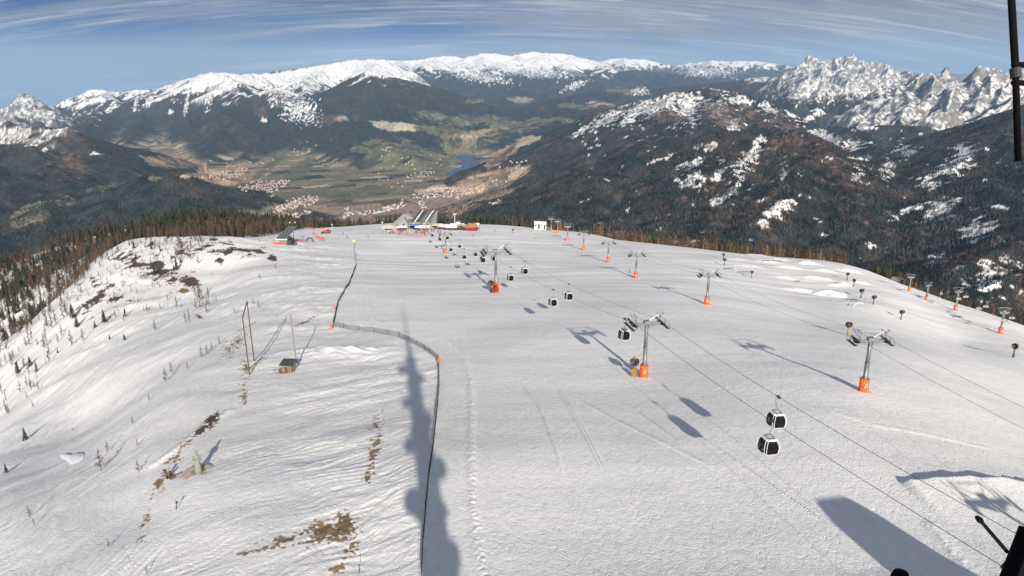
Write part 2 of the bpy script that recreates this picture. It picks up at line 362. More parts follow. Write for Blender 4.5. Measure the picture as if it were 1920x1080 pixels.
# ------------------------------------------------------------------ ground materials
def ground_material(name, near):
    s = NT(name); b = s.b
    at_ = s.add('ShaderNodeAttribute'); at_.attribute_name = 'tint'
    geo = s.add('ShaderNodeNewGeometry')
    n = s.add('ShaderNodeTexNoise'); s.link(geo.outputs['Position'], n.inputs['Vector'])
    n.inputs['Detail'].default_value = 6; n.inputs['Roughness'].default_value = .65
    n.inputs['Scale'].default_value = .9 if near else .02
    mr = s.add('ShaderNodeMapRange'); s.link(n.outputs['Fac'], mr.inputs['Value'])
    mr.inputs['From Min'].default_value = .3; mr.inputs['From Max'].default_value = .7
    mr.inputs['To Min'].default_value = .93 if near else .55; mr.inputs['To Max'].default_value = 1.05 if near else 1.5
    mx = s.add('ShaderNodeVectorMath', operation='SCALE'); s.link(at_.outputs['Color'], mx.inputs[0]); s.link(mr.outputs[0], mx.inputs['Scale'])
    s.link(mx.outputs[0], b.inputs['Base Color'])
    b.inputs['Roughness'].default_value = .85 if near else .95
    b.inputs['Specular IOR Level'].default_value = .25 if near else .1
    bp = s.add('ShaderNodeBump')
    if near:
        # ski marks: thin warped lines, plus grain
        w = s.add('ShaderNodeTexNoise'); s.link(geo.outputs['Position'], w.inputs['Vector']); w.inputs['Scale'].default_value = .22; w.inputs['Detail'].default_value = 2
        wa = s.add('ShaderNodeVectorMath', operation='SCALE'); s.link(w.outputs['Color'], wa.inputs[0]); wa.inputs['Scale'].default_value = 7
        ad = s.add('ShaderNodeVectorMath', operation='ADD'); s.link(geo.outputs['Position'], ad.inputs[0]); s.link(wa.outputs[0], ad.inputs[1])
        hs = []
        for sc, st in ((.42, (1, .35, 1)), (.8, (.5, 1, 1)), (1.7, (1, 1, 1))):
            mp = s.add('ShaderNodeMapping'); mp.inputs['Scale'].default_value = st; s.link(ad.outputs[0], mp.inputs['Vector'])
            nn = s.add('ShaderNodeTexNoise'); nn.inputs['Scale'].default_value = sc; nn.inputs['Detail'].default_value = 3; s.link(mp.outputs[0], nn.inputs['Vector'])
            a = s.add('ShaderNodeMath', operation='SUBTRACT'); s.link(nn.outputs['Fac'], a.inputs[0]); a.inputs[1].default_value = .5
            ab = s.add('ShaderNodeMath', operation='ABSOLUTE'); s.link(a.outputs[0], ab.inputs[0])
            m2 = s.add('ShaderNodeMapRange'); s.link(ab.outputs[0], m2.inputs['Value']); m2.inputs['From Min'].default_value = 0; m2.inputs['From Max'].default_value = .035
            hs.append(m2.outputs[0])
        s1 = s.add('ShaderNodeMath', operation='ADD'); s.link(hs[0], s1.inputs[0]); s.link(hs[1], s1.inputs[1])
        s2 = s.add('ShaderNodeMath', operation='ADD'); s.link(s1.outputs[0], s2.inputs[0]); s.link(hs[2], s2.inputs[1])
        g = s.add('ShaderNodeTexNoise'); s.link(geo.outputs['Position'], g.inputs['Vector']); g.inputs['Scale'].default_value = 3.2; g.inputs['Detail'].default_value = 4
        s3 = s.add('ShaderNodeMath', operation='MULTIPLY_ADD'); s.link(g.outputs['Fac'], s3.inputs[0]); s3.inputs[1].default_value = 1.6; s.link(s2.outputs[0], s3.inputs[2])
        s.link(s3.outputs[0], bp.inputs['Height']); bp.inputs['Strength'].default_value = .40; bp.inputs['Distance'].default_value = .055
    else:
        g = s.add('ShaderNodeTexNoise'); s.link(geo.outputs['Position'], g.inputs['Vector']); g.inputs['Scale'].default_value = .03; g.inputs['Detail'].default_value = 5; g.inputs['Roughness'].default_value = .7
        s.link(g.outputs['Fac'], bp.inputs['Height']); bp.inputs['Strength'].default_value = .8; bp.inputs['Distance'].default_value = 14
    s.link(bp.outputs[0], b.inputs['Normal'])
    return s.m

SNOW = np.array([.80, .80, .792]); FOREST = np.array([.021, .028, .025]); LARCH = np.array([.085, .060, .045])
MEADOW = np.array([.128, .122, .078]); FIELD = np.array([.29, .215, .15]); ROCK = np.array([.125, .118, .112]); DIRT = np.array([.23, .16, .09])
RED = np.array([.095, .066, .052])
CN = dict(snow=SNOW, forest=FOREST, larch=LARCH, meadow=MEADOW, field=FIELD, rock=ROCK, dirt=DIRT, red=RED, pale=np.array([.40,.35,.26]))
def blob_w(px, py, cx, cy, rx, ry, rot, nz, amt=.55):
    c, s_ = math.cos(math.radians(rot)), math.sin(math.radians(rot))
    dx, dy = px - cx, py - cy
    u = (dx * c + dy * s_) / rx; v = (-dx * s_ + dy * c) / ry
    return 1 - np.sqrt(u * u + v * v) + nz * amt
def mixc(col, w, c):
    return col + (c - col) * w[..., None]

# -------- far paint list: cx, cy, rx, ry, rot, colour, Ymin, Ymax (km), noise amount, streakiness
FARB = [
 # valley floor fields and meadows
 (420,330,110,22,-8,'field',6,12,.5),(480,352,60,14,0,'meadow',6,12,.5),(560,320,50,14,-40,'meadow',6,12,.5),(330,305,70,12,5,'field',6,12,.5),(505,312,46,7,-38,'meadow',6,12,.7),
 (600,372,120,22,-4,'meadow',5,12,.6),(560,390,90,16,-8,'field',5,12,.6),(470,400,50,10,-4,'meadow',5,12,.5),(700,390,120,26,0,'field',5,12,.7),(690,360,60,14,-10,'meadow',5,12,.7),
 (860,372,130,18,-12,'field',5,12,.4),(900,345,90,20,-18,'field',5,12,.4),(950,330,50,16,-18,'field',5,12,.4),(860,395,60,18,0,'field',5,12,.5),(940,290,40,12,-30,'field',6,14,.5),(985,265,26,9,-20,'pale',6,14,.6),
 (740,290,60,26,-10,'meadow',6,14,.7),(800,300,70,24,-10,'meadow',6,14,.8),(700,275,40,14,-5,'meadow',6,14,.7),(790,320,60,14,0,'meadow',6,14,.8),(880,270,60,10,-8,'meadow',8,16,.8),
 (740,237,50,9,6,'pale',8,18,.7),(850,225,70,12,6,'meadow',8,18,.8),(950,235,60,16,10,'meadow',8,18,.7),(900,250,50,8,-5,'field',8,18,.8),(830,245,50,10,5,'meadow',8,18,.8),(1010,228,30,8,0,'meadow',8,18,.7),
 (975,187,26,6,0,'field',14,30,.5),(890,190,20,5,0,'meadow',14,30,.6),(1080,200,40,7,5,'meadow',12,22,.9),(1130,195,30,6,5,'field',12,22,.9),(1180,172,50,7,8,'meadow',14,24,.9),(1060,225,36,6,10,'meadow',10,20,.9),
 (610,224,34,9,-5,'red',8,16,.4),(640,222,14,6,0,'field',8,16,.4),(60,400,48,20,-20,'meadow',3.5,8,.5),(120,375,24,12,0,'meadow',3.5,8,.5),(75,278,14,8,0,'red',5,9,.3),(130,310,40,22,20,'larch',5,9,.7),
 (190,352,60,6,-14,'meadow',4,7,.5),(300,338,40,7,10,'meadow',4,7,.6),(350,330,14,3,0,'pale',4,7,.4),(640,345,20,6,0,'meadow',7,12,.6),
 # snow and brown on the rounded summits
 (1250,190,36,16,-28,'snow',7,11,1.0),(1200,203,30,11,-28,'snow',7,11,1.0),(1140,222,34,9,-30,'snow',7,11,1.0),(1290,200,26,24,-60,'snow',7,11,1.1),(1180,225,22,6,-25,'snow',7,11,1.0),(1090,245,20,5,-35,'snow',7,11,.9),
 (1350,165,40,5,8,'snow',7,11,.7),(1390,188,30,8,10,'snow',7,11,1.1),(1340,205,26,12,30,'snow',7,11,1.2),(1375,235,14,10,-40,'snow',7,11,1.),(1440,200,22,8,30,'snow',7,11,1.1),
 (1350,215,50,24,10,'red',7,11,1.0),(1430,225,44,14,35,'red',7,11,.8),(1260,220,40,12,0,'red',7,11,1.0),(1480,245,34,9,35,'red',4,9,.8),
 (1550,300,20,50,-25,'red',3,6,.9),(1590,350,18,50,-25,'red',3,6,.9),(1440,300,90,40,-30,'red',3,6,1.1),(1340,350,60,36,-30,'red',3,6,1.1),(1440,390,50,30,-30,'red',2.5,6,1.1),(1600,400,40,20,10,'red',2.5,6,.9),(1100,290,60,8,-12,'red',3,6,1.1),
 (1410,290,30,8,-45,'snow',3,6,.9),(1385,315,26,16,-40,'snow',3,6,1.2),(1355,320,16,14,0,'snow',3,6,1.2),(1470,320,9,18,10,'snow',3,6,1.0),(1300,310,26,7,-20,'snow',3,6,1.0),(1305,335,22,10,-10,'snow',3,6,1.2),(1425,262,16,5,-30,'snow',3,6,.8),(1380,350,22,8,-60,'snow',3,6,1.1),(1290,345,20,8,20,'snow',3,6,1.1),
 (1470,383,26,9,-20,'snow',2.5,6,1.0),(1440,405,9,22,40,'snow',2.5,6,.9),(1350,375,20,8,0,'snow',2.5,6,1.2),(1320,278,20,5,-15,'snow',3,6,1.0),(1240,300,30,4,-15,'snow',3,6,1.1),
 (1546,258,34,10,20,'snow',5,9,.7),(1580,275,40,8,-8,'snow',5,9,.9),(1600,300,34,6,-10,'snow',4.5,9,.9),(1620,238,18,5,0,'snow',5,9,.8),(1490,205,14,14,0,'snow',7,11,1.0),(1528,198,12,7,-50,'snow',7,12,.6),(1530,215,26,5,-25,'snow',7,12,.8),(1505,182,20,5,0,'snow',9,14,.8),
 (1665,320,10,18,0,'snow',3,7,1.),(1610,330,12,12,0,'snow',3,7,1.1),(1700,285,20,10,0,'snow',4.5,9,1.1),(1780,315,40,18,-30,'snow',3,7,1.0),(1810,290,20,22,30,'snow',3,7,1.1),(1745,345,20,16,0,'snow',3,7,1.2),(1830,430,30,16,-20,'snow',2,5,1.1),(1760,395,30,12,-25,'snow',2,5,1.1),(1850,525,44,24,-10,'snow',1.8,4,1.0),(1760,487,20,9,0,'snow',2,4.5,1.1),(1880,490,26,8,10,'snow',1.8,4,1.1),(1700,400,30,6,-25,'snow',2,5,1.0),
 (25,252,40,16,-15,'snow',5,10,.5),(84,282,6,4,0,'snow',5,9,.3),(490,212,12,10,0,'red',8,16,.5),(495,226,6,4,0,'snow',8,16,.4),(320,210,6,4,0,'snow',8,16,.4),(560,205,26,16,20,'snow',10,17,1.4),(530,170,18,8,20,'snow',10,17,1.4),(400,165,7,30,20,'snow',10,18,.8),(350,195,4,22,10,'snow',10,18,.6),(255,195,4,14,15,'snow',10,18,.6),(280,190,6,12,15,'snow',10,18,.6),
 (900,143,40,8,10,'snow',16,30,1.2),(1000,135,50,7,5,'snow',16,30,1.2),(1080,160,20,5,-20,'snow',16,26,.9),(1200,170,12,6,0,'snow',16,28,.9),(1330,135,40,6,0,'snow',15,40,1.2),(1420,145,30,7,0,'snow',14,30,1.2),(1530,165,50,20,0,'snow',10,17,1.3),(1620,165,50,16,0,'snow',10,17,1.3),(1000,262,20,4,-20,'pale',8,14,.5),
]
def far_color(x, y, z, snow, dc, up, slope):
    px, py, dep = project(x, y, z)
    n1 = fbm(x / 420, y / 420, 5, 80); n2 = fbm(x / 90, y / 90, 4, 84); n3 = perlin(x / 30, y / 30, 88); n4 = perlin(x / 11, y / 11, 89); n6 = ridged(x / 110, y / 110, 4, 95, .6)
    col = np.broadcast_to(FOREST, x.shape + (3,)).copy()
    col = mixc(col, np.clip(sstep(-.15, .35, n1 + .6 * n2) * .65, 0, 1), LARCH * .62)
    # valley floor: patchwork
    fl = sstep(95, 15, up)
    a = .5; U = (x * math.cos(a) + y * math.sin(a)) / 260 + perlin(x / 900, y / 900, 90) * .6; V = (-x * math.sin(a) + y * math.cos(a)) / 150 + perlin(x / 900, y / 900, 91) * .6
    cell = (np.floor(U).astype(int) * 73 + np.floor(V).astype(int) * 151) & 255
    h = _perm[cell] / 255.
    fc = MEADOW + (FIELD - MEADOW) * h[..., None]; fc = fc * (1 + .25 * n3)[..., None]; fc = np.where((h > .82)[..., None], FOREST * 1.5, fc); fc = np.where((h < .08)[..., None], CN['pale'], fc)
    col = mixc(col, fl * .9, fc)
    r = np.hypot(x, y); km = y / 1000.
    patch = 1 + .35 * (h - .5)
    for cx, cy, rx, ry, rot, cn, y0, y1, am in FARB:
        m = (np.abs(px - cx) < max(rx, ry) * 2.2) & (np.abs(py - cy) < max(rx, ry) * 2.2) & (km > y0) & (km < y1)
        if not m.any(): continue
        nz = n2[m] * 1.1 + n3[m] * .5 + n1[m] * .5 if cn in ('snow', 'red', 'larch') else n1[m] * 1.1 + n2[m] * .6
        if cn == 'snow' and am >= .7: nz = nz + (n6[m] - .42) * 1.5
        w = sstep(.0, .22, blob_w(px[m], py[m], cx, cy, rx, ry, rot, nz, am) - (.12 if am > .85 else 0) + (.06 if cn == 'snow' and am >= .7 else 0))
        c = CN[cn] * (1 if cn == 'snow' else 1)
        cc = c * (patch[m][..., None] if cn in ('meadow', 'field') else 1)
        if cn == 'meadow' or cn == 'field': w = w * np.where(h[m] > .78, .25, 1)
        if cn == 'snow': w = w * (.25 + .7 * (n3[m] + n4[m] * .8 > -.12))
        if cn == 'red': w = w * (.45 + .4 * (n3[m] > -.1))
        col[m] = col[m] + (cc - col[m]) * np.clip(w, 0, 1)[:, None]
    n7 = ridged(x / 260, y / 420, 4, 97, .6)
    rt = (px > 1080) & (y > 2200) & (y < 11000) & (up > 60)
    w = sstep(.60, .68, n7 * .62 + n6 * .30 + n2 * .22 + n4 * .10 - .10) * rt
    col = mixc(col, w * .85, SNOW)
    wr = sstep(.05, .30, perlin(x / 330, y / 500, 98) + n2 * .5) * rt * (1 - w) * (z > -900)
    col = mixc(col, wr * .30, RED)
    col = col * np.where((up > 80) & (col.mean(-1) < .2), 1 + .7 * n2 + .5 * n3, 1)[..., None]
    sl = z - (snow + n1 * 430 + n2 * 170 + (n6 - .4) * 160)
    ws = sstep(-20, 60, sl)
    rocky = ((px > 1430) & (y < 17500)) | ((px < 160) & (y < 15000))
    rk = np.where(rocky, sstep(.50, .72, slope * .5 + (1 - n6) * .52 + n2 * .25 + n3 * .15 + .05), sstep(.6, 1.0, slope + n2 * .4)*.7)
    sc = SNOW * .84 + (ROCK - SNOW * .84) * (rk * .92)[..., None]
    col = mixc(col, ws, sc)
    mid = sstep(-260, -40, sl) * (1 - ws)
    col = mixc(col, mid * .35, LARCH)
    lk = in_poly(x, y, LAKE_W)
    col[lk] = (.05, .06, .07)
    return np.clip(col, 0, 1)

# -------- near paint
NEARB = [ # dirt and rock showing through the snow: cx, cy, rx, ry, rot, colour, noise
 (608,998,58,22,-16,'dirt',.9),(530,1014,34,10,-14,'dirt',1.1),(645,985,18,26,0,'dirt',.7),(470,1035,20,4,-10,'dirt',1.2),(702,845,12,44,12,'dirt',1.6),(690,890,7,26,10,'dirt',1.6),(705,800,12,26,0,'dirt',2.2),(640,1065,24,16,0,'dirt',2.0),(650,1030,20,30,0,'dirt',2.3),
 (398,787,18,10,-40,'rock',.7),(375,808,16,5,-40,'rock',.9),(345,835,22,5,-38,'dirt',1.7),(325,860,14,8,-50,'dirt',1.8),(300,905,9,30,25,'dirt',2.0),(270,985,8,34,20,'dirt',2.1),(458,740,9,24,5,'dirt',1.9),(460,690,10,16,0,'dirt',1.7),(447,640,22,9,-30,'dirt',1.5),(430,655,14,14,-30,'dirt',1.8),(530,695,16,6,0,'dirt',.8),
 (358,528,20,12,10,'rock',.55),(345,545,12,5,0,'dirt',.9),(297,494,14,11,20,'rock',.9),(300,512,22,12,20,'rock',1.3),(325,522,12,12,30,'rock',1.5),(280,505,20,8,0,'rock',1.6),(245,480,22,14,20,'rock',1.9),(250,490,12,20,0,'rock',1.8),(215,470,12,10,0,'rock',1.9),
 (430,472,14,5,-35,'rock',.7),(450,468,30,3,0,'rock',.9),(485,472,20,4,10,'rock',1.0),(510,482,10,8,30,'rock',1.1),(410,487,8,10,-30,'rock',.9),(385,462,26,8,-10,'rock',1.8),(340,472,20,6,-10,'rock',1.9),(402,449,10,3,0,'rock',.6),(420,456,18,1.6,12,'rock',.6),
 (270,500,80,40,0,'rock',2.5),(430,470,60,14,0,'rock',2.2),(240,485,40,26,0,'rock',2.2),(310,515,36,30,20,'rock',2.1),(360,470,40,12,0,'rock',2.1),(205,560,36,26,-30,'rock',2.3),(160,570,40,30,0,'rock',2.5),(190,550,14,16,20,'rock',1.4),(175,530,9,12,0,'rock',1.6),(183,560,14,7,-20,'rock',1.2),(372,593,7,3,20,'rock',1.2),(285,456,5,5,-40,'rock',.6),(570,605,20,3,-25,'dirt',1.4),(320,893,12,5,-5,'dirt',.8),(373,885,17,5,0,'pale',.4),(1045,745,1,1,0,'rock',.1)]
def near_color(x, y, z):
    px, py, dep = project(x, y, z)
    n2 = fbm(x / 6, y / 6, 4, 100); n3 = perlin(x / 1.1, y / 1.1, 104); n4 = perlin(x / 30, y / 40, 105)
    n5 = perlin(x / .45, y / .45, 106)
    col = np.broadcast_to(SNOW, x.shape + (3,)).copy()
    # faint old stains / warmer or greyer snow
    col *= (1 - .09 * sstep(-.1, .5, n4) - .04 * sstep(0, .5, perlin(x / 70, y / 12, 110)))[..., None]
    dirty = sstep(.1, .6, fbm(x / 25, y / 25, 3, 107)) * .05
    col = mixc(col, dirty, np.array([.55, .45, .35]))
    far = sstep(150, 400, np.hypot(x, y))
    u = x * off2[0] + y * off2[1]; v = -x * off2[1] + y * off2[0]
    st = perlin(u / 2.5, v / .45, 108)
    for cx, cy, rx, ry, rot, cn, am in NEARB:
        m = (np.abs(px - cx) < max(rx, ry) * 2.4) & (np.abs(py - cy) < max(rx, ry) * 2.4) & (y < 480)
        if not m.any(): continue
        nz = n2[m] * 1.0 + (n3[m] * .8 + n5[m] * .5) * (1 - far[m]) + st[m] * .6 * (1 - far[m]) + far[m] * (1.6 * fbm(x[m] / 8, y[m] / 8, 4, 109, .7))
        w = blob_w(px[m], py[m], cx, cy, rx, ry, rot, nz, am * .6 + .12) - (.55 * max(0, am - 1)) - .1
        w = sstep(-.02, .12, w + .35 * n5[m] * (1 - far[m]) + .35 * far[m] * n3[m])
        c = CN[cn] * (1 + .35 * n3[m][:, None] + .3 * n5[m][:, None])
        if cn == 'rock': c = np.array([.095, .065, .05]) * (1 + .5 * n3[m][:, None])
        col[m] = col[m] + (c - col[m]) * np.clip(w, 0, 1)[:, None]
    # forest floor below the left tree line: snow with litter
    return np.clip(col, .01, 1)

AZ_D = np.radians(np.linspace(-37.5, 37.5, 1250))
AZ = np.concatenate([np.radians(np.linspace(-80, -38, 60)), AZ_D, np.radians(np.linspace(38, 80, 60))])
# near slope
R1 = np.exp(np.linspace(math.log(14), math.log(1000), 1250))
RR, AA = np.meshgrid(R1, AZ, indexing='ij')
X, Y = RR * np.sin(AA), RR * np.cos(AA)
zb = near_base(X, Y)
wb = sstep(850, 1000, RR)
Z = zb + near_detail(X, Y) * (1 - wb)
Znear_far = far_mix(X[-260:], Y[-260:], zb[-260:])[0]
Z[-260:] = np.where(RR[-260:] > 850, Znear_far + near_detail(X[-260:], Y[-260:]) * (1 - wb[-260:]), Z[-260:])
col = near_color(X, Y, Z)
slope_o = grid_mesh('snow_slope', X, Y, Z, col, ground_material('snow', True))
slope_o['kind'] = 'structure'
print('near', time.time() - T_START)
NEAR = (R1, AZ, Z.copy())
# far range
R2 = np.exp(np.linspace(math.log(1000), math.log(62000), 1000))
RR, AA = np.meshgrid(R2, AZ, indexing='ij')
X, Y = RR * np.sin(AA), RR * np.cos(AA)
Z, SN, DC, UP = far_mix(X, Y)
Z[0] = NEAR[2][-1]
lk = in_poly(X, Y, LAKE_W)
Z[lk] = Z_LAKE - 12
dZr = np.gradient(Z, axis=0) / np.gradient(RR, axis=0); dZa = np.gradient(Z, axis=1) / (RR * np.gradient(AA, axis=1))
SLP = np.hypot(dZr, dZa)
col = far_color(X, Y, Z, SN, DC, UP, SLP)
far_o = grid_mesh('mountains', X, Y, Z, col, ground_material('mountain ground', False))
far_o['kind'] = 'structure'
FARG = (R2, AZ, Z, col, UP)
print('far', time.time() - T_START)
# lake
me = bpy.data.meshes.new('lake')
cxl, cyl = sum(p[0] for p in LAKE_W) / len(LAKE_W), sum(p[1] for p in LAKE_W) / len(LAKE_W)
me.from_pydata([(cxl + (p[0] - cxl) * 1.04, cyl + (p[1] - cyl) * 1.04, Z_LAKE) for p in LAKE_W], [], [list(range(len(LAKE_W)))][::-1])
s = NT('lake water'); s.b.inputs['Base Color'].default_value = (.03, .085, .19, 1); s.b.inputs['Specular IOR Level'].default_value = .15; s.b.inputs['Roughness'].default_value = .3; s.b.inputs['IOR'].default_value = 1.33
me.materials.append(s.m); lake = bpy.data.objects.new('lake', me); C.objects.link(lake); lake['kind'] = 'structure'
# ------------------------------------------------------------------ mesh builder
class MB:
    def __init__(s): s.v = []; s.f = []; s.mi = []
    def quad(s, pts, m=0):
        b = len(s.v); s.v += [tuple(p) for p in pts]; s.f.append(tuple(range(b, b + len(pts)))); s.mi.append(m)
    def loft(s, rings, m=0, cap=True, closed=True):
        b = len(s.v); n = len(rings[0])
        for r in rings: s.v += [tuple(p) for p in r]
        for i in range(len(rings) - 1):
            for j in range(n if closed else n - 1):
                k = (j + 1) % n
                s.f.append((b + i * n + j, b + i * n + k, b + (i + 1) * n + k, b + (i + 1) * n + j)); s.mi.append(m)
        if cap and closed:
            s.f.append(tuple(b + j for j in range(n))[::-1]); s.mi.append(m)
            s.f.append(tuple(b + (len(rings) - 1) * n + j for j in range(n))); s.mi.append(m)
        return s
    def box(s, c, d, m=0, rot=0, tilt=None):
        hx, hy, hz = d[0] / 2, d[1] / 2, d[2] / 2
        M = Matrix.Rotation(rot, 3, 'Z')
        if tilt: M = M @ Matrix.Rotation(tilt[1], 3, tilt[0])
        P = [Vector(c) + M @ Vector((x, y, z)) for z in (-hz, hz) for x, y in ((-hx, -hy), (hx, -hy), (hx, hy), (-hx, hy))]
        return s.loft([P[:4], P[4:]], m)
    def tube(s, a, b, r0, r1=None, n=8, m=0, cap=True):
        r1 = r0 if r1 is None else r1
        a, b = Vector(a), Vector(b); d = (b - a).normalized()
        u = d.orthogonal().normalized(); w = d.cross(u)
        R = []
        for p, r in ((a, r0), (b, r1)):
            R.append([p + (u * math.cos(t) + w * math.sin(t)) * r for t in [2 * math.pi * i / n for i in range(n)]])
        return s.loft(R, m, cap)
    def path(s, pts, r, n=6, m=0):
        for a, b in zip(pts[:-1], pts[1:]): s.tube(a, b, r, r, n, m)
        return s
    def lathe(s, prof, n=16, m=0, c=(0, 0, 0), jit=0):
        rr = random.Random(5)
        return s.loft([[(c[0] + r * math.cos(2 * math.pi * i / n) * (1 + rr.uniform(-jit, jit)), c[1] + r * math.sin(2 * math.pi * i / n) * (1 + rr.uniform(-jit, jit)), c[2] + z) for i in range(n)] for r, z in prof], m)
    def prism(s, poly, a, b, m=0):
        """poly of (x,z), extruded along y from a to b"""
        return s.loft([[(p[0], a, p[1]) for p in poly], [(p[0], b, p[1]) for p in poly]], m)
    def mesh(s, name, mats, smooth=False):
        me = bpy.data.meshes.new(name); me.from_pydata(s.v, [], s.f)
        for m in (mats if isinstance(mats, (list, tuple)) else [mats]): me.materials.append(m)
        me.polygons.foreach_set('material_index', s.mi)
        if smooth: me.polygons.foreach_set('use_smooth', [True] * len(s.f))
        bm = bmesh.new(); bm.from_mesh(me); bmesh.ops.recalc_face_normals(bm, faces=bm.faces); bm.to_mesh(me); bm.free()
        me.update(); return me
    def build(s, name, mats, parent=None, smooth=False):
        o = bpy.data.objects.new(name, s.mesh(name, mats, smooth)); C.objects.link(o)
        if parent: o.parent = parent
        return o
def tag(o, label, cat, group=None, kind=None):
    if label: o['label'] = label
    if cat: o['category'] = cat
    if group: o['group'] = group
    if kind: o['kind'] = kind
    return o
def thing(name, label, cat, loc=(0, 0, 0), rz=0, group=None):
    o = bpy.data.objects.new(name, None); C.objects.link(o); o.location = loc; o.rotation_euler = (0, 0, rz); o.empty_display_size = .5
    return tag(o, label, cat, group)
def dup(root, loc, rz, label=None, group=None, scale=None):
    r = root.copy(); C.objects.link(r); r.location = loc; r.rotation_euler = (0, 0, rz)
    if label: r['label'] = label
    if group: r['group'] = group
    if scale: r.scale = (scale,) * 3
    for ch in list(root.children):
        c = ch.copy(); C.objects.link(c); c.parent = r
        for g in list(ch.children):
            d = g.copy(); C.objects.link(d); d.parent = c
    return r
def mat(name, c, rough=.6, metal=0, var=.12, scale=3., spec=.4, c2=None):
    s = NT(name); b = s.b
    n = s.add('ShaderNodeTexNoise'); tc_ = s.add('ShaderNodeTexCoord'); s.link(tc_.outputs['Object'], n.inputs['Vector'])
    n.inputs['Scale'].default_value = scale; n.inputs['Detail'].default_value = 4
    r = s.add('ShaderNodeMix'); r.data_type = 'RGBA'; s.link(n.outputs['Fac'], r.inputs[0])
    r.inputs[6].default_value = tuple(x * (1 - var) for x in c) + (1,)
    r.inputs[7].default_value = (tuple(min(1, x * (1 + var)) for x in c) if c2 is None else c2) + (1,)
    s.link(r.outputs[2], b.inputs['Base Color']); b.inputs['Roughness'].default_value = rough; b.inputs['Metallic'].default_value = metal
    b.inputs['Specular IOR Level'].default_value = spec
    return s.m
def attr_mat(name, rough=.9):
    s = NT(name); a = s.add('ShaderNodeAttribute'); a.attribute_name = 'tint'
    n = s.add('ShaderNodeTexNoise'); g = s.add('ShaderNodeNewGeometry'); s.link(g.outputs['Position'], n.inputs['Vector']); n.inputs['Scale'].default_value = .6
    mr = s.add('ShaderNodeMapRange'); s.link(n.outputs['Fac'], mr.inputs['Value']); mr.inputs['To Min'].default_value = .75; mr.inputs['To Max'].default_value = 1.25
    v = s.add('ShaderNodeVectorMath', operation='SCALE'); s.link(a.outputs['Color'], v.inputs[0]); s.link(mr.outputs[0], v.inputs['Scale'])
    s.link(v.outputs[0], s.b.inputs['Base Color']); s.b.inputs['Roughness'].default_value = rough; s.b.inputs['Specular IOR Level'].default_value = .1
    return s.m
M_STEEL = mat('galvanised steel', (.25, .26, .26), .45, .6, .15, 1.5)
M_DARK = mat('dark rubber and steel', (.035, .035, .038), .6)
M_WHITE = mat('white lacquer', (.62, .63, .64), .35)
M_GLASS = mat('smoked cabin glass', (.007, .006, .007), .22, 0, .1, 2, .2)
M_ORANGE = mat('orange padding', (.85, .10, .015), .7, 0, .18, 1.2)
M_YELLOW = mat('yellow paint', (.28, .18, .03), .5)
M_WOOD = mat('weathered wood', (.075, .055, .042), .85, 0, .35, 5)
M_WOODL = mat('pale larch boards', (.20, .14, .09), .85, 0, .25, 4)
M_RED = mat('red cloth', (.50, .03, .035), .8)
M_PINK = mat('red safety net', (.62, .16, .15), .8)
M_GREY = mat('grey roof metal', (.27, .28, .28), .5, .2, .15, .6)
M_GREY2 = mat('dark roof metal', (.06, .065, .065), .5, .2, .2, .6)
M_STONE = mat('pale stone', (.20, .205, .18), .9, 0, .3, 3)
M_GRAVEL = mat('pinkish gravel', (.40, .32, .27), .95, 0, .3, 5)
M_GREEN = mat('green panels', (.12, .20, .16), .6)
M_BLUE = mat('blue canopy', (.04, .12, .38), .7)
M_CREAM = mat('cream canvas', (.45, .40, .28), .8)
M_CANVAS = mat('white canvas', (.55, .54, .52), .8)
M_SNOWL = mat('settled snow', (.8, .8, .8), .9)
M_BLACKP = mat('black painted pipe', (.006, .004, .005), .8, 0, .1, 3, .08)
M_NET = mat('dark net cord', (.05, .042, .035), .8)
M_TREE = attr_mat('needles and bark')

# ------------------------------------------------------------------ trees as arrays
def spruce_arr(seed, tiers=7, n=8):
    r = random.Random(seed); v = []; f = []; c = []
    def tri(a, b, d, col):
        k = len(v); v.extend((a, b, d)); f.append((k, k + 1, k + 2)); c.extend([col] * 3)
    for i in range(4):
        a0, a1 = i * math.pi / 2, (i + 1) * math.pi / 2
        tri((.018 * math.cos(a0), .018 * math.sin(a0), -.06), (.018 * math.cos(a1), .018 * math.sin(a1), -.06), (0, 0, .6), (.06, .045, .035))
    for t in range(tiers):
        f0 = t / tiers; z0 = .06 + .86 * f0; R = .19 * (1 - f0) ** .85 + .015; hgt_ = .86 / tiers * 1.9
        for i in range(n):
            a = 2 * math.pi * (i + r.uniform(-.35, .35)) / n; w = 2 * math.pi / n * r.uniform(.5, .75)
            L = R * r.uniform(.62, 1.2); zz = z0 - r.uniform(0, .035) 
            col = tuple(x * r.uniform(.6, 1.45) for x in (.026, .030, .020))
            p0 = (0, 0, z0 + hgt_ * r.uniform(.8, 1.05)); p1 = (L * math.cos(a - w / 2) * .8, L * math.sin(a - w / 2) * .8, zz); p2 = (L * math.cos(a + w / 2) * .8, L * math.sin(a + w / 2) * .8, zz); p3 = (L * 1.1 * math.cos(a), L * 1.1 * math.sin(a), zz - .015)
            tri(p0, p1, p3, col); tri(p0, p3, p2, col)
    return np.array(v), np.array(f), np.array(c)
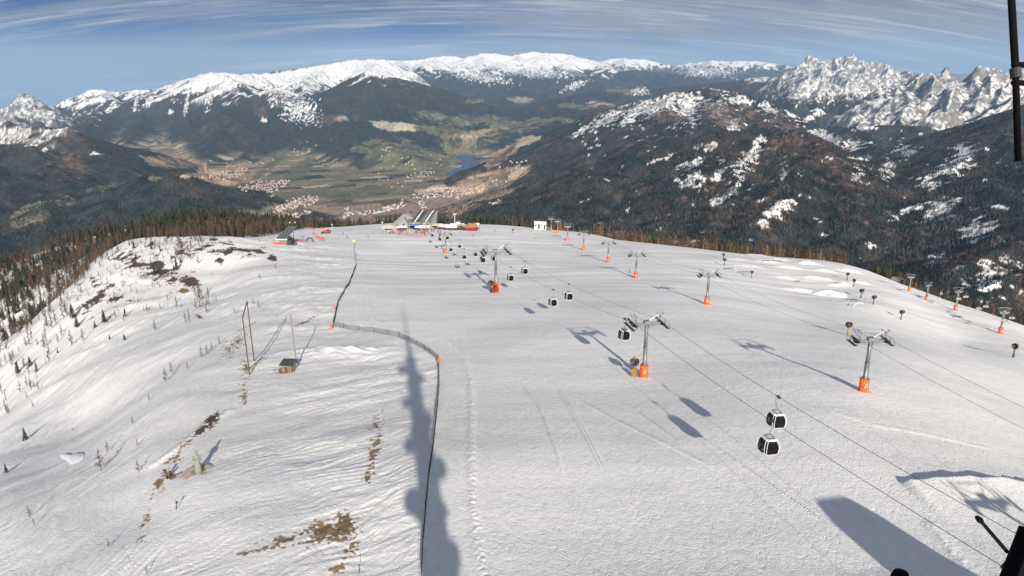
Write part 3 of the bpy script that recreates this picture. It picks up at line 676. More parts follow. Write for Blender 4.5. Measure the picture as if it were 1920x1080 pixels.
def larch_arr(seed, nb=44, twig=1, th=.0075, tw=.014):
    r = random.Random(seed); v = []; f = []; c = []
    def tri(a, b, d, col):
        k = len(v); v.extend((a, b, d)); f.append((k, k + 1, k + 2)); c.extend([col] * 3)
    for i in range(3):
        a0, a1 = i * math.pi * 2 / 3, (i + 1) * math.pi * 2 / 3
        tri((.017 * math.cos(a0), .017 * math.sin(a0), -.06), (.017 * math.cos(a1), .017 * math.sin(a1), -.06), (0, 0, 1), (.10, .075, .06))
    for b in range(nb):
        z = .12 + .84 * (b / nb) ** .9; a = r.uniform(0, 2 * math.pi); L = (.17 * (1 - z) ** .8 + .02) * r.uniform(.6, 1.15)
        dz = L * r.uniform(.0, .5); ex, ey = L * math.cos(a), L * math.sin(a)
        col = tuple(x * r.uniform(.6, 1.35) for x in (.066, .048, .034))
        t = th
        tri((0, 0, z - t), (0, 0, z + t), (ex, ey, z + dz), col)
        for q in range(2 * twig):
            k = r.uniform(.35, .95); s_ = L * r.uniform(.25, .5); aa = a + r.choice((-1, 1)) * r.uniform(.5, 1.2)
            bx, by, bz = ex * k, ey * k, z + dz * k
            tri((bx, by, bz - tw * .3), (bx + s_ * math.cos(aa), by + s_ * math.sin(aa), bz + s_ * r.uniform(-.4, .5)), (bx, by, bz + tw), col)
    return np.array(v), np.array(f), np.array(c)
def cone_arr(seed, kind):
    r = random.Random(seed); v = [(0, 0, 1)]; c = []; n = 5
    base = (.019, .023, .020) if kind == 's' else (.052, .040, .033)
    for i in range(n):
        a = 2 * math.pi * (i + r.uniform(-.3, .3)) / n; R = (.17 if kind == 's' else .15) * r.uniform(.7, 1.25)
        v.append((R * math.cos(a), R * math.sin(a), r.uniform(.02, .14)))
    f = [(0, 1 + i, 1 + (i + 1) % n) for i in range(n)]
    return np.array(v, float), np.array(f), np.array([base] * len(v)) * np.array([1.25] + [r.uniform(.6, 1.1) for _ in range(n)])[:, None]
def scatter_mesh(name, variants, P, H, VI, TINT, label=None):
    """one mesh holding many trees: P positions, H heights, VI variant index, TINT multiplier rgb"""
    V, Fc, Cc = [], [], []; off = 0
    for k, (v, f, c) in enumerate(variants):
        m = VI == k; n = int(m.sum())
        if not n: continue
        a = rng.uniform(0, 2 * np.pi, n); h = H[m]; w = h * rng.uniform(.85, 1.25, n)
        ca, sa = np.cos(a)[:, None], np.sin(a)[:, None]
        x = (v[None, :, 0] * ca - v[None, :, 1] * sa) * w[:, None] + P[m][:, 0:1]
        y = (v[None, :, 0] * sa + v[None, :, 1] * ca) * w[:, None] + P[m][:, 1:2]
        z = v[None, :, 2] * h[:, None] + P[m][:, 2:3]
        V.append(np.stack([x, y, z], -1).reshape(-1, 3)); Fc.append((f[None] + (np.arange(n) * len(v))[:, None, None] + off).reshape(-1, 3))
        Cc.append((c[None] * TINT[m][:, None, :]).reshape(-1, 3)); off += n * len(v)
    V = np.concatenate(V).astype(np.float32); Fc = np.concatenate(Fc).astype(np.int32); Cc = np.concatenate(Cc)
    me = bpy.data.meshes.new(name); me.vertices.add(len(V)); me.vertices.foreach_set('co', V.ravel())
    me.loops.add(len(Fc) * 3); me.loops.foreach_set('vertex_index', Fc.ravel()); me.polygons.add(len(Fc)); me.polygons.foreach_set('loop_start', np.arange(0, len(Fc) * 3, 3, dtype=np.int32))
    me.update(calc_edges=True)
    ca = me.color_attributes.new('tint', 'FLOAT_COLOR', 'POINT'); c4 = np.ones((len(V), 4), np.float32); c4[:, :3] = np.clip(Cc, 0, 1); ca.data.foreach_set('color', c4.ravel())
    me.materials.append(M_TREE)
    o = bpy.data.objects.new(name, me); C.objects.link(o); print(name, len(Fc), 'tris'); return o
# ------------------------------------------------------------------ heights on the built sheets, and what the crest hides
def grid_z(x, y):
    r = np.hypot(x, y); a = np.arctan2(x, y); out = np.empty(r.shape)
    for (Rg, Ag, Zg), m in ((NEAR, r < 1000), ((FARG[0], FARG[1], FARG[2]), r >= 1000)):
        if not m.any(): continue
        fi = np.interp(np.log(r[m]), np.log(Rg), np.arange(len(Rg))); fj = np.interp(a[m], Ag, np.arange(len(Ag)))
        i = np.clip(fi.astype(int), 0, len(Rg) - 2); j = np.clip(fj.astype(int), 0, len(Ag) - 2); u = fi - i; v = fj - j
        out[m] = Zg[i, j] * (1 - u) * (1 - v) + Zg[i + 1, j] * u * (1 - v) + Zg[i, j + 1] * (1 - u) * v + Zg[i + 1, j + 1] * u * v
    return out
def gz(x, y): return float(grid_z(np.array([x], float), np.array([y], float))[0])
_TN = np.maximum.accumulate(NEAR[2] / NEAR[0][:, None], axis=0); _TF = np.maximum(np.maximum.accumulate(FARG[2] / FARG[0][:, None], axis=0), _TN[-1][None])
def visible(x, y, z):
    """is a point z at (x, y) above everything between it and the mast head?"""
    r = np.hypot(x, y); a = np.arctan2(x, y); out = np.zeros(r.shape, bool)
    for Rg, T, m in ((NEAR[0], _TN, r < 1000), (FARG[0], _TF, r >= 1000)):
        if not m.any(): continue
        i = np.clip(np.interp(np.log(r[m]), np.log(Rg), np.arange(len(Rg))).astype(int) - 2, 0, len(Rg) - 1)
        j = np.clip(np.interp(a[m], NEAR[1], np.arange(len(NEAR[1]))).round().astype(int), 0, len(NEAR[1]) - 1)
        out[m] = z[m] / r[m] > T[i, j]
    return out
EDGE = [(-400,175),(-100,180),(0,188),(50,205),(100,230),(125,262),(145,310),(215,392),(300,450),(450,460),(520,520),(560,600),(640,652),(700,672),(750,676),(860,672),(950,655),(1010,640),(1100,605),(1200,534),(1300,503),(1400,477),(1500,461),(1580,450),(1640,433),(1700,408),(1760,397),(1830,373),(1900,344),(1990,309),(2300,250)]
def edge_y(x, y, z):
    px, _, _ = project(x, y, z); return np.interp(px, [e[0] for e in EDGE], [e[1] for e in EDGE]), px
SP = [spruce_arr(i) for i in range(3)]; LA = [larch_arr(10 + i) for i in range(4)]
LAm = [larch_arr(30 + i, 26, 1, .022, .05) for i in range(3)]; SPm = [spruce_arr(40 + i, 5, 6) for i in range(2)]
def sample(r0, r1, area_per, amax=39):
    A = math.radians(amax); n = int(A * (r1 * r1 - r0 * r0) / area_per)
    r = np.sqrt(rng.uniform(r0 * r0, r1 * r1, n)); a = rng.uniform(-A, A, n)
    return r * np.sin(a), r * np.cos(a)
# --- near woods
x, y = sample(170, 1000, 22); z = grid_z(x, y); ey, px = edge_y(x, y, z); _, py, dep = project(x, y, z)
n1 = perlin(x / 45, y / 45, 120); n2 = perlin(x / 18, y / 18, 121)
k = (y > ey) & (rng.uniform(0, 1, len(x)) < np.clip(.85 + n1 * .5, .2, 1))
# loose trees in front of the dense wood (left side slope)
loose = (px < 330) & (y < ey) & (y > ey * .72) & (px < 300)
lw = np.where(px < 150, np.clip(.7 * (1 - (ey - y) / 40), 0, .7), .05)
k |= loose & (rng.uniform(0, 1, len(x)) < lw * (n2 > -.25))
row = poly_dist(x, y, gl((222,606),(262,560),(300,520),(330,490)))[0]
k |= (row < 8) & (rng.uniform(0, 1, len(x)) < .95 * (1 - row / 9))
for bx, by, br in ((205,478,11),(250,470,12),(240,500,9),(300,478,8),(350,462,10),(385,458,8),(190,520,11),(175,560,8),(225,520,10),(290,455,10),(270,480,10),(320,470,9),(345,570,9),(370,595,4),(395,575,4),(325,500,8),(270,505,8)):
    gxy = G(bx, by); d = np.hypot(x - gxy[0], y - gxy[1]); k |= (d < br * 1.6) & (rng.uniform(0, 1, len(x)) < .65)
clear = in_poly(px, py, [(205,432),(268,408),(275,416),(262,430),(225,440)]) | in_poly(px, py, [(45,478),(110,468),(112,473),(48,484)]) | in_poly(px, py, [(1610,545),(1655,500),(1640,470),(1590,470),(1570,480)]) & (y < 520)
k &= ~clear
k &= ~((px > 700) & (px < 880) & (y < 676)) & ~((px > 1000) & (px < 1110) & (y < 640))
lm = n1 * .8 + n2 * .6 + rng.uniform(-.5, .5, len(x)); nearedge = (y - ey) < 60
larch = np.where((px > 1080) & (px < 1560), lm > -.75, np.where(px > 1560, lm > -.1, np.where(px < 560, (lm > -.2 + .25 * (px > 200)) | nearedge & (lm > -.55) | (y < 420) & (lm > -.5), lm > -.2)))
H = np.clip(rng.normal(9.0, 2.2, len(x)), 4, 14) * np.where(larch, 1, 1.05)
H = np.where(px < 330, H * np.clip(.42 + (y - 220) / 650, .42, 1), H); H = np.where(y < ey, H * rng.uniform(.35, .9, len(x)), H); H = np.where((y < ey) & (px > 160) & (px < 420), H * .75, H); H = np.where((px > 1000), H * 1.0, H); H = np.where((px > 1560), H * .9, H)
H = np.where((px > 560) & (px < 730), H * .75, H); H = np.where((px > 560) & (px < 1010), H * 1.05, H)
k &= visible(x, y, z + H * 1.15)
x, y, z, H, larch, px, py, dep, ey_ = [q[k] for q in (x, y, z, H, larch, px, py, dep, ey)]
inv = visible(x, y, z + H * .5)
size = H / dep * inv * ((px > -10) & (px < 1930))
order = np.argsort(-size)
TREES_N = 275
ind, rest = order[:TREES_N], order[TREES_N:]
print('near trees', len(x))
def tree_mesh(name, arr):
    v, f, c = arr; me = bpy.data.meshes.new(name); me.from_pydata(v.tolist(), [], f.tolist())
    ca = me.color_attributes.new('tint', 'FLOAT_COLOR', 'POINT'); c4 = np.ones((len(v), 4), np.float32); c4[:, :3] = c; ca.data.foreach_set('color', c4.ravel()); me.materials.append(M_TREE); return me
def split_tree(arr, ntr): # trunk triangles first
    v, f, c = arr; return (v[:ntr * 3], f[:ntr], c[:ntr * 3]), (v[ntr * 3:], f[ntr:] - ntr * 3, c[ntr * 3:])
ME_SP = [[tree_mesh(n, a) for n, a in zip(('trunk', 'crown'), split_tree(q, 4))] for q in SP]
ME_LA = [[tree_mesh(n, a) for n, a in zip(('trunk', 'crown'), split_tree(q, 3))] for q in [larch_arr(10 + i, 60, 2, .009, .018) for i in range(4)]]
LIFTED = dict(n=0)
def put_tree(kind, loc, h, label, group, variant=None, parts=True):
    ms = (ME_SP if kind == 'spruce' else ME_LA); ms = ms[variant if variant is not None else random.randrange(len(ms))]
    nm = {'spruce': 'spruce_tree', 'larch': 'larch_tree', 'shrub': 'leafless_shrub'}[kind]
    t = thing(nm, label, 'tree' if kind != 'shrub' else 'shrub', loc, random.uniform(0, 6.28), group); t.scale = (h * random.uniform(.9, 1.2),) * 2 + (h,)
    for n, me in zip(('trunk', 'crown'), ms):
        o = bpy.data.objects.new(n, me); C.objects.link(o); o.parent = t
    return t
for i in ind:
    P = (x[i], y[i], z[i]); sp = not larch[i]
    if px[i] < 330 and y[i] < 470:
        lab = ('dark green spruce among leafless larches in the loose wood edge along the snowy side slope' if sp else 'bare brown larch in the loose wood edge along the snowy side slope')
        grp = 'spruces in the loose wood edge' if sp else 'bare larches in the loose wood edge'
    elif px[i] < 600:
        lab = 'dark spruce in the wood behind the rocky knoll' if sp else 'bare brown larch in the wood behind the rocky knoll'; grp = 'trees behind the rocky knoll'
    else:
        lab = ('dark green spruce poking up behind the crest of the run' if sp else 'brown leafless larch poking up behind the crest of the ski run'); grp = ('spruces' if sp else 'larches') + ' behind the crest of the run'
    put_tree('spruce' if sp else 'larch', P, H[i], lab, grp)
VI = np.where(larch[rest], rng.integers(2, 5, len(rest)), rng.integers(0, 2, len(rest)))
P = np.stack([x[rest], y[rest], z[rest]], -1); gold = sstep(60, 15, y[rest] - ey_[rest]) * (px[rest] > 1000)
tint = rng.uniform(.75, 1.3, (len(rest), 1)) * (np.array([[1, 1, 1]]) + gold[:, None] * np.array([[1.1, .85, .35]]))
o = scatter_mesh('forest', SPm + LAm, P, H[rest], VI, tint); tag(o, 'larch and spruce wood round the edges of the ski slope', 'forest', None, 'stuff')
# --- woods on the slopes beyond, one small crown each
def far_woods(name, r0, r1, per, hh, label):
    x, y = sample(r0, r1, per, 36.5); a = np.arctan2(x, y); r = np.hypot(x, y)
    fi = np.clip(np.interp(np.log(r), np.log(FARG[0]), np.arange(len(FARG[0]))).round().astype(int), 0, len(FARG[0]) - 1)
    fj = np.clip(np.interp(a, FARG[1], np.arange(len(FARG[1]))).round().astype(int), 0, len(FARG[1]) - 1)
    c = FARG[3][fi, fj]; lum = c.mean(-1); red = c[:, 0] / (c[:, 1] + 1e-4)
    p = np.where(lum < .055, 1.0, np.where(lum < .09, .75, np.where(lum < .2, .12, .22)))
    up = FARG[4][fi, fj]
    p = np.where((up < 40) & (lum > .06), .02, p)
    z = grid_z(x, y); H = rng.uniform(.7, 1.25, len(x)) * hh
    p = p * np.clip(.85 + .6 * perlin(x / 120, y / 120, 130), .15, 1)
    k = (rng.uniform(0, 1, len(x)) < p) & visible(x, y, z + H * 1.2)
    x, y, z, H, red, lum = [q[k] for q in (x, y, z, H, red, lum)]
    lar = (rng.uniform(0, 1, len(x)) < np.clip((red - .85) * 1.3 - .02 + .6 * perlin(x / 200, y / 200, 131) + .4 * perlin(x / 60, y / 60, 132), .08, .92))
    VI = np.where(lar, rng.integers(3, 5, len(x)), rng.integers(0, 3, len(x)))
    t = rng.uniform(.55, 1.5, (len(x), 1)) * np.clip(1.1 + 1.3 * perlin(x / 130, y / 130, 133) + .6 * perlin(x / 40, y / 40, 134), .4, 2.2)[:, None] * np.where(lar[:, None], np.array([[1.0, .85, .85]]), np.array([[1, 1, 1.02]]))
    o = scatter_mesh(name, [cone_arr(i, 's') for i in range(3)] + [cone_arr(5 + i, 'l') for i in range(2)], np.stack([x, y, z], -1), H, VI, t)
    tag(o, label, 'forest', None, 'stuff')
far_woods('hillside_forest', 1000, 3200, 48, 12.5, 'dark conifer forest on the slopes just beyond the ski mountain')
far_woods('mountain_forest', 3200, 7000, 110, 15, 'dark conifer forest covering the rounded hills across the valley')
print('forest', time.time() - T_START)
# ------------------------------------------------------------------ lifts
def W3(px, py):   # ground point under a pixel, on the built sheet
    gx, gy = G(px, py); return Vector((gx, gy, gz(gx, gy)))
def arc(n, a0, a1): return [a0 + (a1 - a0) * i / n for i in range(n + 1)]
def tower_meshes(h, gauge, rich=True, tele=True):
    """local frame: +y along the line, x across, origin at the snow, rope at height h. Returns dict of part meshes"""
    D = {}
    b = MB(); n = 14
    b.tube((0, 0, -1.5), (0, 0, h * .55), .38, .35, n); b.tube((0, 0, h * .55), (0, 0, h * .56), .42, .42, n); b.tube((0, 0, h * .56), (0, 0, h - .35), .33, .28, n)
    b.tube((0, 0, 2.55), (0, 0, 2.7), .52, .52, n)
    D['pole'] = b.mesh('pole', M_STEEL, True)
    b = MB(); g = gauge / 2
    b.box((0, 0, h - .15), (gauge + .3, .28, .30)); b.box((0, 0, h + .16), (1.0, .9, .5))
    for s in (-1, 1):
        b.loft([[(s * .4, -.16, h - .36), (s * .4, .16, h - .36), (s * .4, .16, h - 1.0), (s * .4, -.16, h - 1.0)], [(s * g, -.12, h - .36), (s * g, .12, h - .36), (s * g, .12, h - .42), (s * g, -.12, h - .42)]])
    D['crossarm'] = b.mesh('crossarm', M_STEEL)
    b = MB(); zt = h + 1.5
    for s in (-1, 1):
        for yy in (-.7, .7):
            b.tube((s * (g - .75), 0, h), (s * (g - .45), yy, zt), .05, n=5)
        b.tube((s * (g - .45), -1.0, zt), (s * (g - .45), 1.0, zt), .055, n=5)
        b.tube((s * (g - .75), 0, h), (s * (g + .35), 0, zt + .15), .06, n=5); b.tube((s * (g + .35), -.5, zt + .15), (s * (g + .35), .5, zt + .15), .06, n=5)
        b.tube((s * .35, 0, h + .3), (s * (g - .45), 0, zt), .045, n=5)
    b.tube((-(g - .45), 0, zt), ((g - .45), 0, zt), .06, n=5)
    D['lifting_frame'] = b.mesh('lifting_frame', M_STEEL)
    b = MB(); Ls = 2.6 if tele else 1.7
    b.box((0, 0, h + .02), (.10, Ls * 2, .16)); b.box((0, 0, h - .22), (.14, Ls * 1.2, .14)); b.box((0, 0, h - .36), (.24, 1.0, .2))
    b.box((.55, 0, h - .55), (.55, Ls * 2 - .4, .07)); b.tube((.80, -Ls + .3, h + .35), (.80, Ls - .3, h + .35), .03, n=4)
    for yy in (-Ls + .3, 0, Ls - .3): b.tube((.80, yy, h - .5), (.80, yy, h + .35), .03, n=4); b.tube((.1, yy, h - .2), (.55, yy, h - .52), .04, n=4)
    D['sheave_beam'] = b.mesh('sheave_beam', M_DARK)
    b = MB(); nw = 8 if tele else 5
    for i in range(nw):
        yy = -Ls + .35 + (2 * Ls - .7) * i / (nw - 1); b.tube((-.10, yy, h + .13), (.02, yy, h + .13), .22, n=10); 
    D['wheels'] = b.mesh('wheels', M_DARK)
    b = MB()
    for s in (-.17, .17): b.tube((s, -.62, 2.4), (s, -.55, h - .5), .03, n=4)
    for i in range(int((h - 3) / .4)): b.tube((-.17, -.61, 2.6 + i * .4), (.17, -.61, 2.6 + i * .4), .02, n=4)
    D['ladder'] = b.mesh('ladder', M_STEEL)
    b = MB(); rr = .80
    ro = [[(r * math.cos(a), r * math.sin(a), z) for a in arc(19, math.radians(-70), math.radians(250))] for r, z in ((rr, -.6), (rr * .98, .9), (rr, 2.35), (rr - .22, 2.38), (rr - .26, .9), (rr - .26, -.6))]
    b.loft(ro, 0, closed=False)
    D['padding'] = b.mesh('padding', M_ORANGE, True)
    b = MB()   # pale emblem on the padding, facing the mast
    for (u, v, w_, hh) in ((0, 1.35, .62, .16), (-.16, 1.08, .22, .22), (.18, 1.1, .2, .18), (0, 1.62, .26, .16)):
        a0 = math.pi / 2 + u; q = [(a0 - w_ / 2, v - hh / 2), (a0 + w_ / 2, v - hh / 2), (a0 + w_ / 2, v + hh / 2), (a0 - w_ / 2, v + hh / 2)]
        b.quad([(.812 * math.cos(a), .812 * math.sin(a), z) for a, z in q])
    D['emblem'] = b.mesh('emblem', M_WHITE)
    b = MB(); b.box((0, 0, -.55), (2.3, 2.3, 1.0)); D['footing'] = b.mesh('footing', mat('concrete', (.35, .34, .32), .9))
    return D
def make_tower(D, loc, rz, gauge, label, group, scale=1, pad_rot=0):
    t = thing('lift_tower', label, 'lift tower', loc, rz, group); t.scale = (scale,) * 3
    def p(n, parent=t, loc=(0, 0, 0), r=0, sx=1):
        o = bpy.data.objects.new(n, D[n]); C.objects.link(o); o.parent = parent; o.location = loc; o.rotation_euler = (0, 0, r); o.scale = (sx, 1, 1); return o
    for n in ('pole', 'crossarm', 'lifting_frame', 'ladder', 'footing'): p(n)
    pd = p('padding', r=pad_rot); p('emblem', pd)
    for s in (-1, 1):
        sb = p('sheave_beam', loc=(s * gauge / 2, 0, 0), sx=s); p('wheels', sb)
    return t
HM, GM = 10.6, 5.4
DM = tower_meshes(HM, GM); 
T = [W3(1207, 707), W3(930, 548), W3(836, 475), W3(799, 444), W3(779, 437)]
d0 = (T[0] - T[1]); d0.z = 0; d0.normalize()
T0 = Vector((41, 12, gz(41, 12)))
T00xy = T0 + Vector((10, -70, 0)); T00 = Vector((T00xy.x, T00xy.y, T0.z + 6))
main = [T00, T0] + T
HS = [1, .84, 1.0, 1.36, .98, .9, .7]
labs = ['gondola lift tower standing beside the rope out by the near snow bank', 'gondola lift tower nearest in the frame with a yellow snow gun at its orange base', 'tall gondola lift tower with a dark snow gun behind its orange base',
        'gondola lift tower standing just in front of the mountain restaurant', 'small gondola lift tower beside the red netting of the terrace', 'last gondola lift tower, at the foot of the terrace of the mountain restaurant']
def heading(a, b): d = b - a; return math.atan2(-d.x, d.y)
heads = []
for i, P in enumerate(main):
    rz = heading(main[max(0, i - 1)], main[min(len(main) - 1, i + 1)])
    heads.append((P, rz, HM * HS[i]))
    if i in (1, 2, 3, 4, 5):
        make_tower(DM, P, rz, GM, labs[i - 1], 'towers of the gondola lift', HS[i], math.pi - rz)
def rope_pts(heads, side, gauge, sag=.012, n=14):
    pts = []
    top = [P + Vector((math.cos(rz), math.sin(rz), 0)) * side * gauge / 2 * (h / HM if gauge == GM else 1) + Vector((0, 0, h + .36)) for P, rz, h in heads]
    for a, b in zip(top[:-1], top[1:]):
        L = (b - a).length
        for k in range(n):
            f = k / n; p = a.lerp(b, f); p.z -= sag * L * 4 * f * (1 - f) * (L / 100); pts.append(p)
    pts.append(top[-1]); return pts
M_ROPE = mat('steel rope', (.05, .05, .055), .5, .3)
ropes = []
for s, lb in ((-1, 'steel haul rope carrying the gondolas on the restaurant side of the towers'), (1, 'steel haul rope carrying the gondolas on the outer side, nearer the second lift')):
    pts = rope_pts(heads[:-1], s, GM); b = MB(); b.path(pts, .026, 6); tag(b.build('haul_rope', M_ROPE), lb, 'cable', 'haul ropes of the gondola lift'); ropes.append(pts)
# ---- cabins
def cabin_meshes():
    D = {}
    prof = [(.74, 0), (.98, .35), (1.06, 1.0), (1.0, 1.55), (.80, 2.06), (.62, 2.16)]    # half width, height
    def ring(hw, z, ln): 
        c = .22
        return [(-hw + c, -ln, z), (hw - c, -ln, z), (hw, -ln + c, z), (hw, ln - c, z), (hw - c, ln, z), (-hw + c, ln, z), (-hw, ln - c, z), (-hw, -ln + c, z)]
    lens = [.85, 1.08, 1.18, 1.12, .92, .72]
    b = MB(); b.loft([ring(w * .985, z, l * .985) for (w, z), l in zip(prof, lens)]); D['window'] = b.mesh('window', M_GLASS)
    b = MB()
    b.loft([ring(w * 1.01, z, l * 1.01) for (w, z), l in ((prof[0], lens[0]), ((.86, .16), .95))])         # floor rim
    b.loft([ring(.82, 2.04, .94), ring(.64, 2.18, .74)])                                                     # roof
    R = [ring(w * 1.015, z, l * 1.015) for (w, z), l in zip(prof, lens)]
    for j in range(8):                                                                                       # corner posts
        for i in range(len(R) - 1): b.tube(R[i][j], R[i + 1][j], .040, n=4)
    for zz in (1, 4):
        for j in (2, 3, 6, 7, 0, 1, 4, 5):
            if zz == 1 and j in (0, 4): continue
            b.tube(R[zz][j], R[zz][(j + 1) % 8], .034, n=4)
    D['frame'] = b.mesh('frame', M_WHITE)
    b = MB()   # white swoosh on the lower glass of each long side
    for s in (1,):
        pts = [(.98, -.80, .42), (1.05, -.35, .50), (1.08, .20, .80), (1.03, .75, .98), (1.05, .70, .76), (1.06, .10, .56), (1.01, -.40, .34), (.96, -.82, .28)]
        b.quad([(s * (x + .02), y, z) for x, y, z in pts])
    D['decal'] = b.mesh('decal', M_WHITE)
    b = MB()
    for yy in (-.62, .62): b.tube((-.45, yy, 2.32), (.45, yy, 2.32), .035, n=5)
    for xx in (-.45, .45): b.tube((xx, -.62, 2.32), (xx, .62, 2.32), .04, n=5)
    for xx in (-.3, .3):
        for yy in (-.5, .5): b.tube((xx, yy, 2.14), (xx, yy, 2.33), .04, n=4)
    D['roof_frame'] = b.mesh('roof_frame', M_DARK)
    b = MB(); pts = [(0, 0, 2.3), (0, .0, 2.75), (.10, 0, 3.2), (.30, 0, 3.65), (.38, 0, 4.05), (.30, 0, 4.35), (.05, 0, 4.45)]
    b.path(pts, .055, 6); D['hanger'] = b.mesh('hanger', M_STEEL)
    b = MB(); b.box((0, 0, 4.55), (.28, .75, .26)); b.box((.12, 0, 4.72), (.5, .3, .10)); D['grip'] = b.mesh('grip', M_DARK)
    b = MB()
    b.box((1.10, 0, .55), (.09, .9, .5)); b.box((1.14, 0, .45), (.16, 1.0, .05))
    D['ski_rack'] = b.mesh('ski_rack', M_DARK)
    return D
DC = cabin_meshes()
def rope_at_px(pts, px):
    for a, b in zip(pts[:-1], pts[1:]):
        pa, pb = [float(project(q.x, q.y, q.z)[0]) for q in (a, b)]
        if a.y < 30: continue
        if (pa - px) * (pb - px) <= 0 and pa != pb:
            return a.lerp(b, (px - pa) / (pb - pa)), heading(a, b)
    return None
SKI = None
CAB = [(1, 1461, 'gondola cabin with a white figure on its glass, the upper of the two nearest'), (0, 1447, 'gondola cabin with a white stripe on its glass, the lower of the two nearest'),
       (0, 1172, 'gondola cabin passing under the arm of the nearest gondola tower'), (1, 1067, 'gondola cabin on the outer rope midway between the two big towers'), (0, 1037, 'gondola cabin on the restaurant-side rope midway between the two big towers'),
       (1, 984, 'gondola cabin just past the tall tower on the outer rope'), (0, 957, 'gondola cabin just past the tall tower on the restaurant-side rope'), (1, 926, 'gondola cabin half hidden behind the shaft of the tall tower'),
       (0, 905, 'gondola cabin just short of the tall tower on the restaurant-side rope'), (1, 891, 'gondola cabin between tall tower and restaurant, first on the outer rope'), (0, 870, 'gondola cabin between tall tower and restaurant, first on the inner rope'),
       (1, 861, 'small distant gondola cabin approaching the restaurant tower on the outer rope'), (0, 845, 'small distant gondola cabin approaching the restaurant tower on the inner rope'),
       (1, 838, 'tiny gondola cabin just behind the restaurant tower, on the outer rope'), (0, 824, 'tiny gondola cabin just behind the restaurant tower, on the inner rope'), (0, 810, 'tiny gondola cabin farthest down the line, close to the red netting')]
for i, (s, px, lb) in enumerate(CAB):
    q = rope_at_px(ropes[s], px)
    if not q: print('no rope for', px); continue
    P, rz = q
    t = thing('gondola_cabin', lb, 'gondola', (P.x, P.y, P.z - 4.55), rz + (math.pi if s else 0), 'gondola cabins on the lift'); t.scale = (.87,) * 3; t.location.z = P.z - 4.55 * .87
    for n in ('frame', 'window', 'decal', 'hanger', 'roof_frame', 'ski_rack'):
        if n == 'decal': continue
        if n == 'ski_rack':
            g = bpy.data.objects.new('ski_rack', DC['ski_rack']); C.objects.link(g); g.parent = t; g.rotation_euler = (0, 0, math.pi)
        o = bpy.data.objects.new(n, DC[n]); C.objects.link(o); o.parent = t
        if n == 'hanger':
            g = bpy.data.objects.new('grip', DC['grip']); C.objects.link(g); g.parent = o
        if n == 'window' and i != 0:
            for k in (0, math.pi): g = bpy.data.objects.new('decal', DC['decal']); C.objects.link(g); g.parent = o; g.rotation_euler = (0, 0, k)
        if n == 'window' and i == 0:
            for sx in (-1, 1):   # white leaping-skier shape
                b = MB()
                for pl in ([(-.55, .25), (.0, .55), (.28, 1.05), (.12, 1.12), (-.15, .72), (-.6, .4)], [(-.5, .62), (-.05, .66), (.15, 1.35), (-.08, 1.4), (-.25, .95)], [(-.75, .45), (.45, .28), (.46, .36), (-.74, .55)]):
                    b.quad([(sx * (1.085 - .05 * abs(v - 1)), -u * sx - .1, v) for u, v in pl])
                g = b.build('decal', M_WHITE); g.parent = o
# ---- second lift: towers without chairs, two ropes
H2, G2 = 9.3, 5.0
D2 = tower_meshes(H2, G2, tele=False)
pxs = [(1618, 737), (1325, 571), (1192, 521), (1140, 491), (1094, 470), (1064, 451), (1045, 438), (1033, 432)]
T2 = [W3(*p) for p in pxs]
d = T2[0] - T2[1]; d.z = 0; d.normalize(); e = T2[0] + d * 74; E0 = Vector((e.x, e.y, gz(e.x, e.y)))
line = [E0] + T2; heads2 = []
l2 = ['lift tower without chairs, nearest of the second line', 'second lift tower of the chairless line, beside the open snow field', 'third lift tower of the chairless line, thin with a faint shadow',
      'fourth lift tower of the chairless line', 'fifth lift tower of the chairless line', 'sixth lift tower of the chairless line, small near the crest', 'seventh lift tower of the chairless line, close to the green and white hut', 'last lift tower of the chairless line, against the green and white hut']
for i, P in enumerate(line):
    rz = heading(line[max(0, i - 1)], line[min(len(line) - 1, i + 1)]); heads2.append((P, rz, H2))
    make_tower(D2, P, rz, G2, (['lift tower of the chairless line beside the near snow bank'] + l2)[i], 'towers of the chairless lift', 1, math.pi - rz)
for s, lb in ((-1, 'thin steel rope of the chairless lift on the gondola side'), (1, 'thin steel rope of the chairless lift on the snow park side')):
    b = MB(); b.path(rope_pts(heads2, s, G2, .014), .022, 5); tag(b.build('haul_rope', M_ROPE), lb, 'cable', 'haul ropes of the chairless lift')
# ---- third lift along the drop at the far side, with chairs
H3, G3 = 8.6, 4.6
D3 = tower_meshes(H3, G3, tele=False)
T3 = [W3(1875, 626), W3(1791, 582), W3(1736, 563), W3(1704, 546)]
d = T3[0] - T3[1]; d.z = 0; d.normalize(); e = T3[0] + d * 80
line = [Vector((e.x, e.y, gz(e.x, e.y)))] + T3; heads3 = []
l3 = ['chairlift tower with orange padding nearest the frame edge on the far slope edge', 'chairlift tower with orange padding against the dark wood', 'small chairlift tower near the dark huts', 'chairlift tower closest to the dark huts in the trees']
sc3 = [1, 1.0, 1.0, .8, .8]
for i, P in enumerate(line):
    rz = heading(line[max(0, i - 1)], line[min(len(line) - 1, i + 1)]); heads3.append((P, rz, H3 * sc3[i]))
    if i: make_tower(D3, P, rz, G3, l3[i - 1], 'towers of the chairlift by the wood', sc3[i], math.pi - rz)
r3 = []
for s, lb in ((-1, 'thin rope of the chairlift beside the wood, slope side'), (1, 'thin rope of the chairlift beside the wood, tree side')):
    pts = rope_pts(heads3, s, G3, .014); r3.append(pts); b = MB(); b.path(pts, .02, 5); tag(b.build('haul_rope', M_ROPE), lb, 'cable', 'haul ropes of the chairlift by the wood')
b = MB(); b.box((0, 0, 0), (2.0, .5, .12)); cs = b.mesh('seat', M_GREY)
b = MB(); b.box((0, .3, .38), (2.0, .1, .6)); cb = b.mesh('backrest', M_GREY)
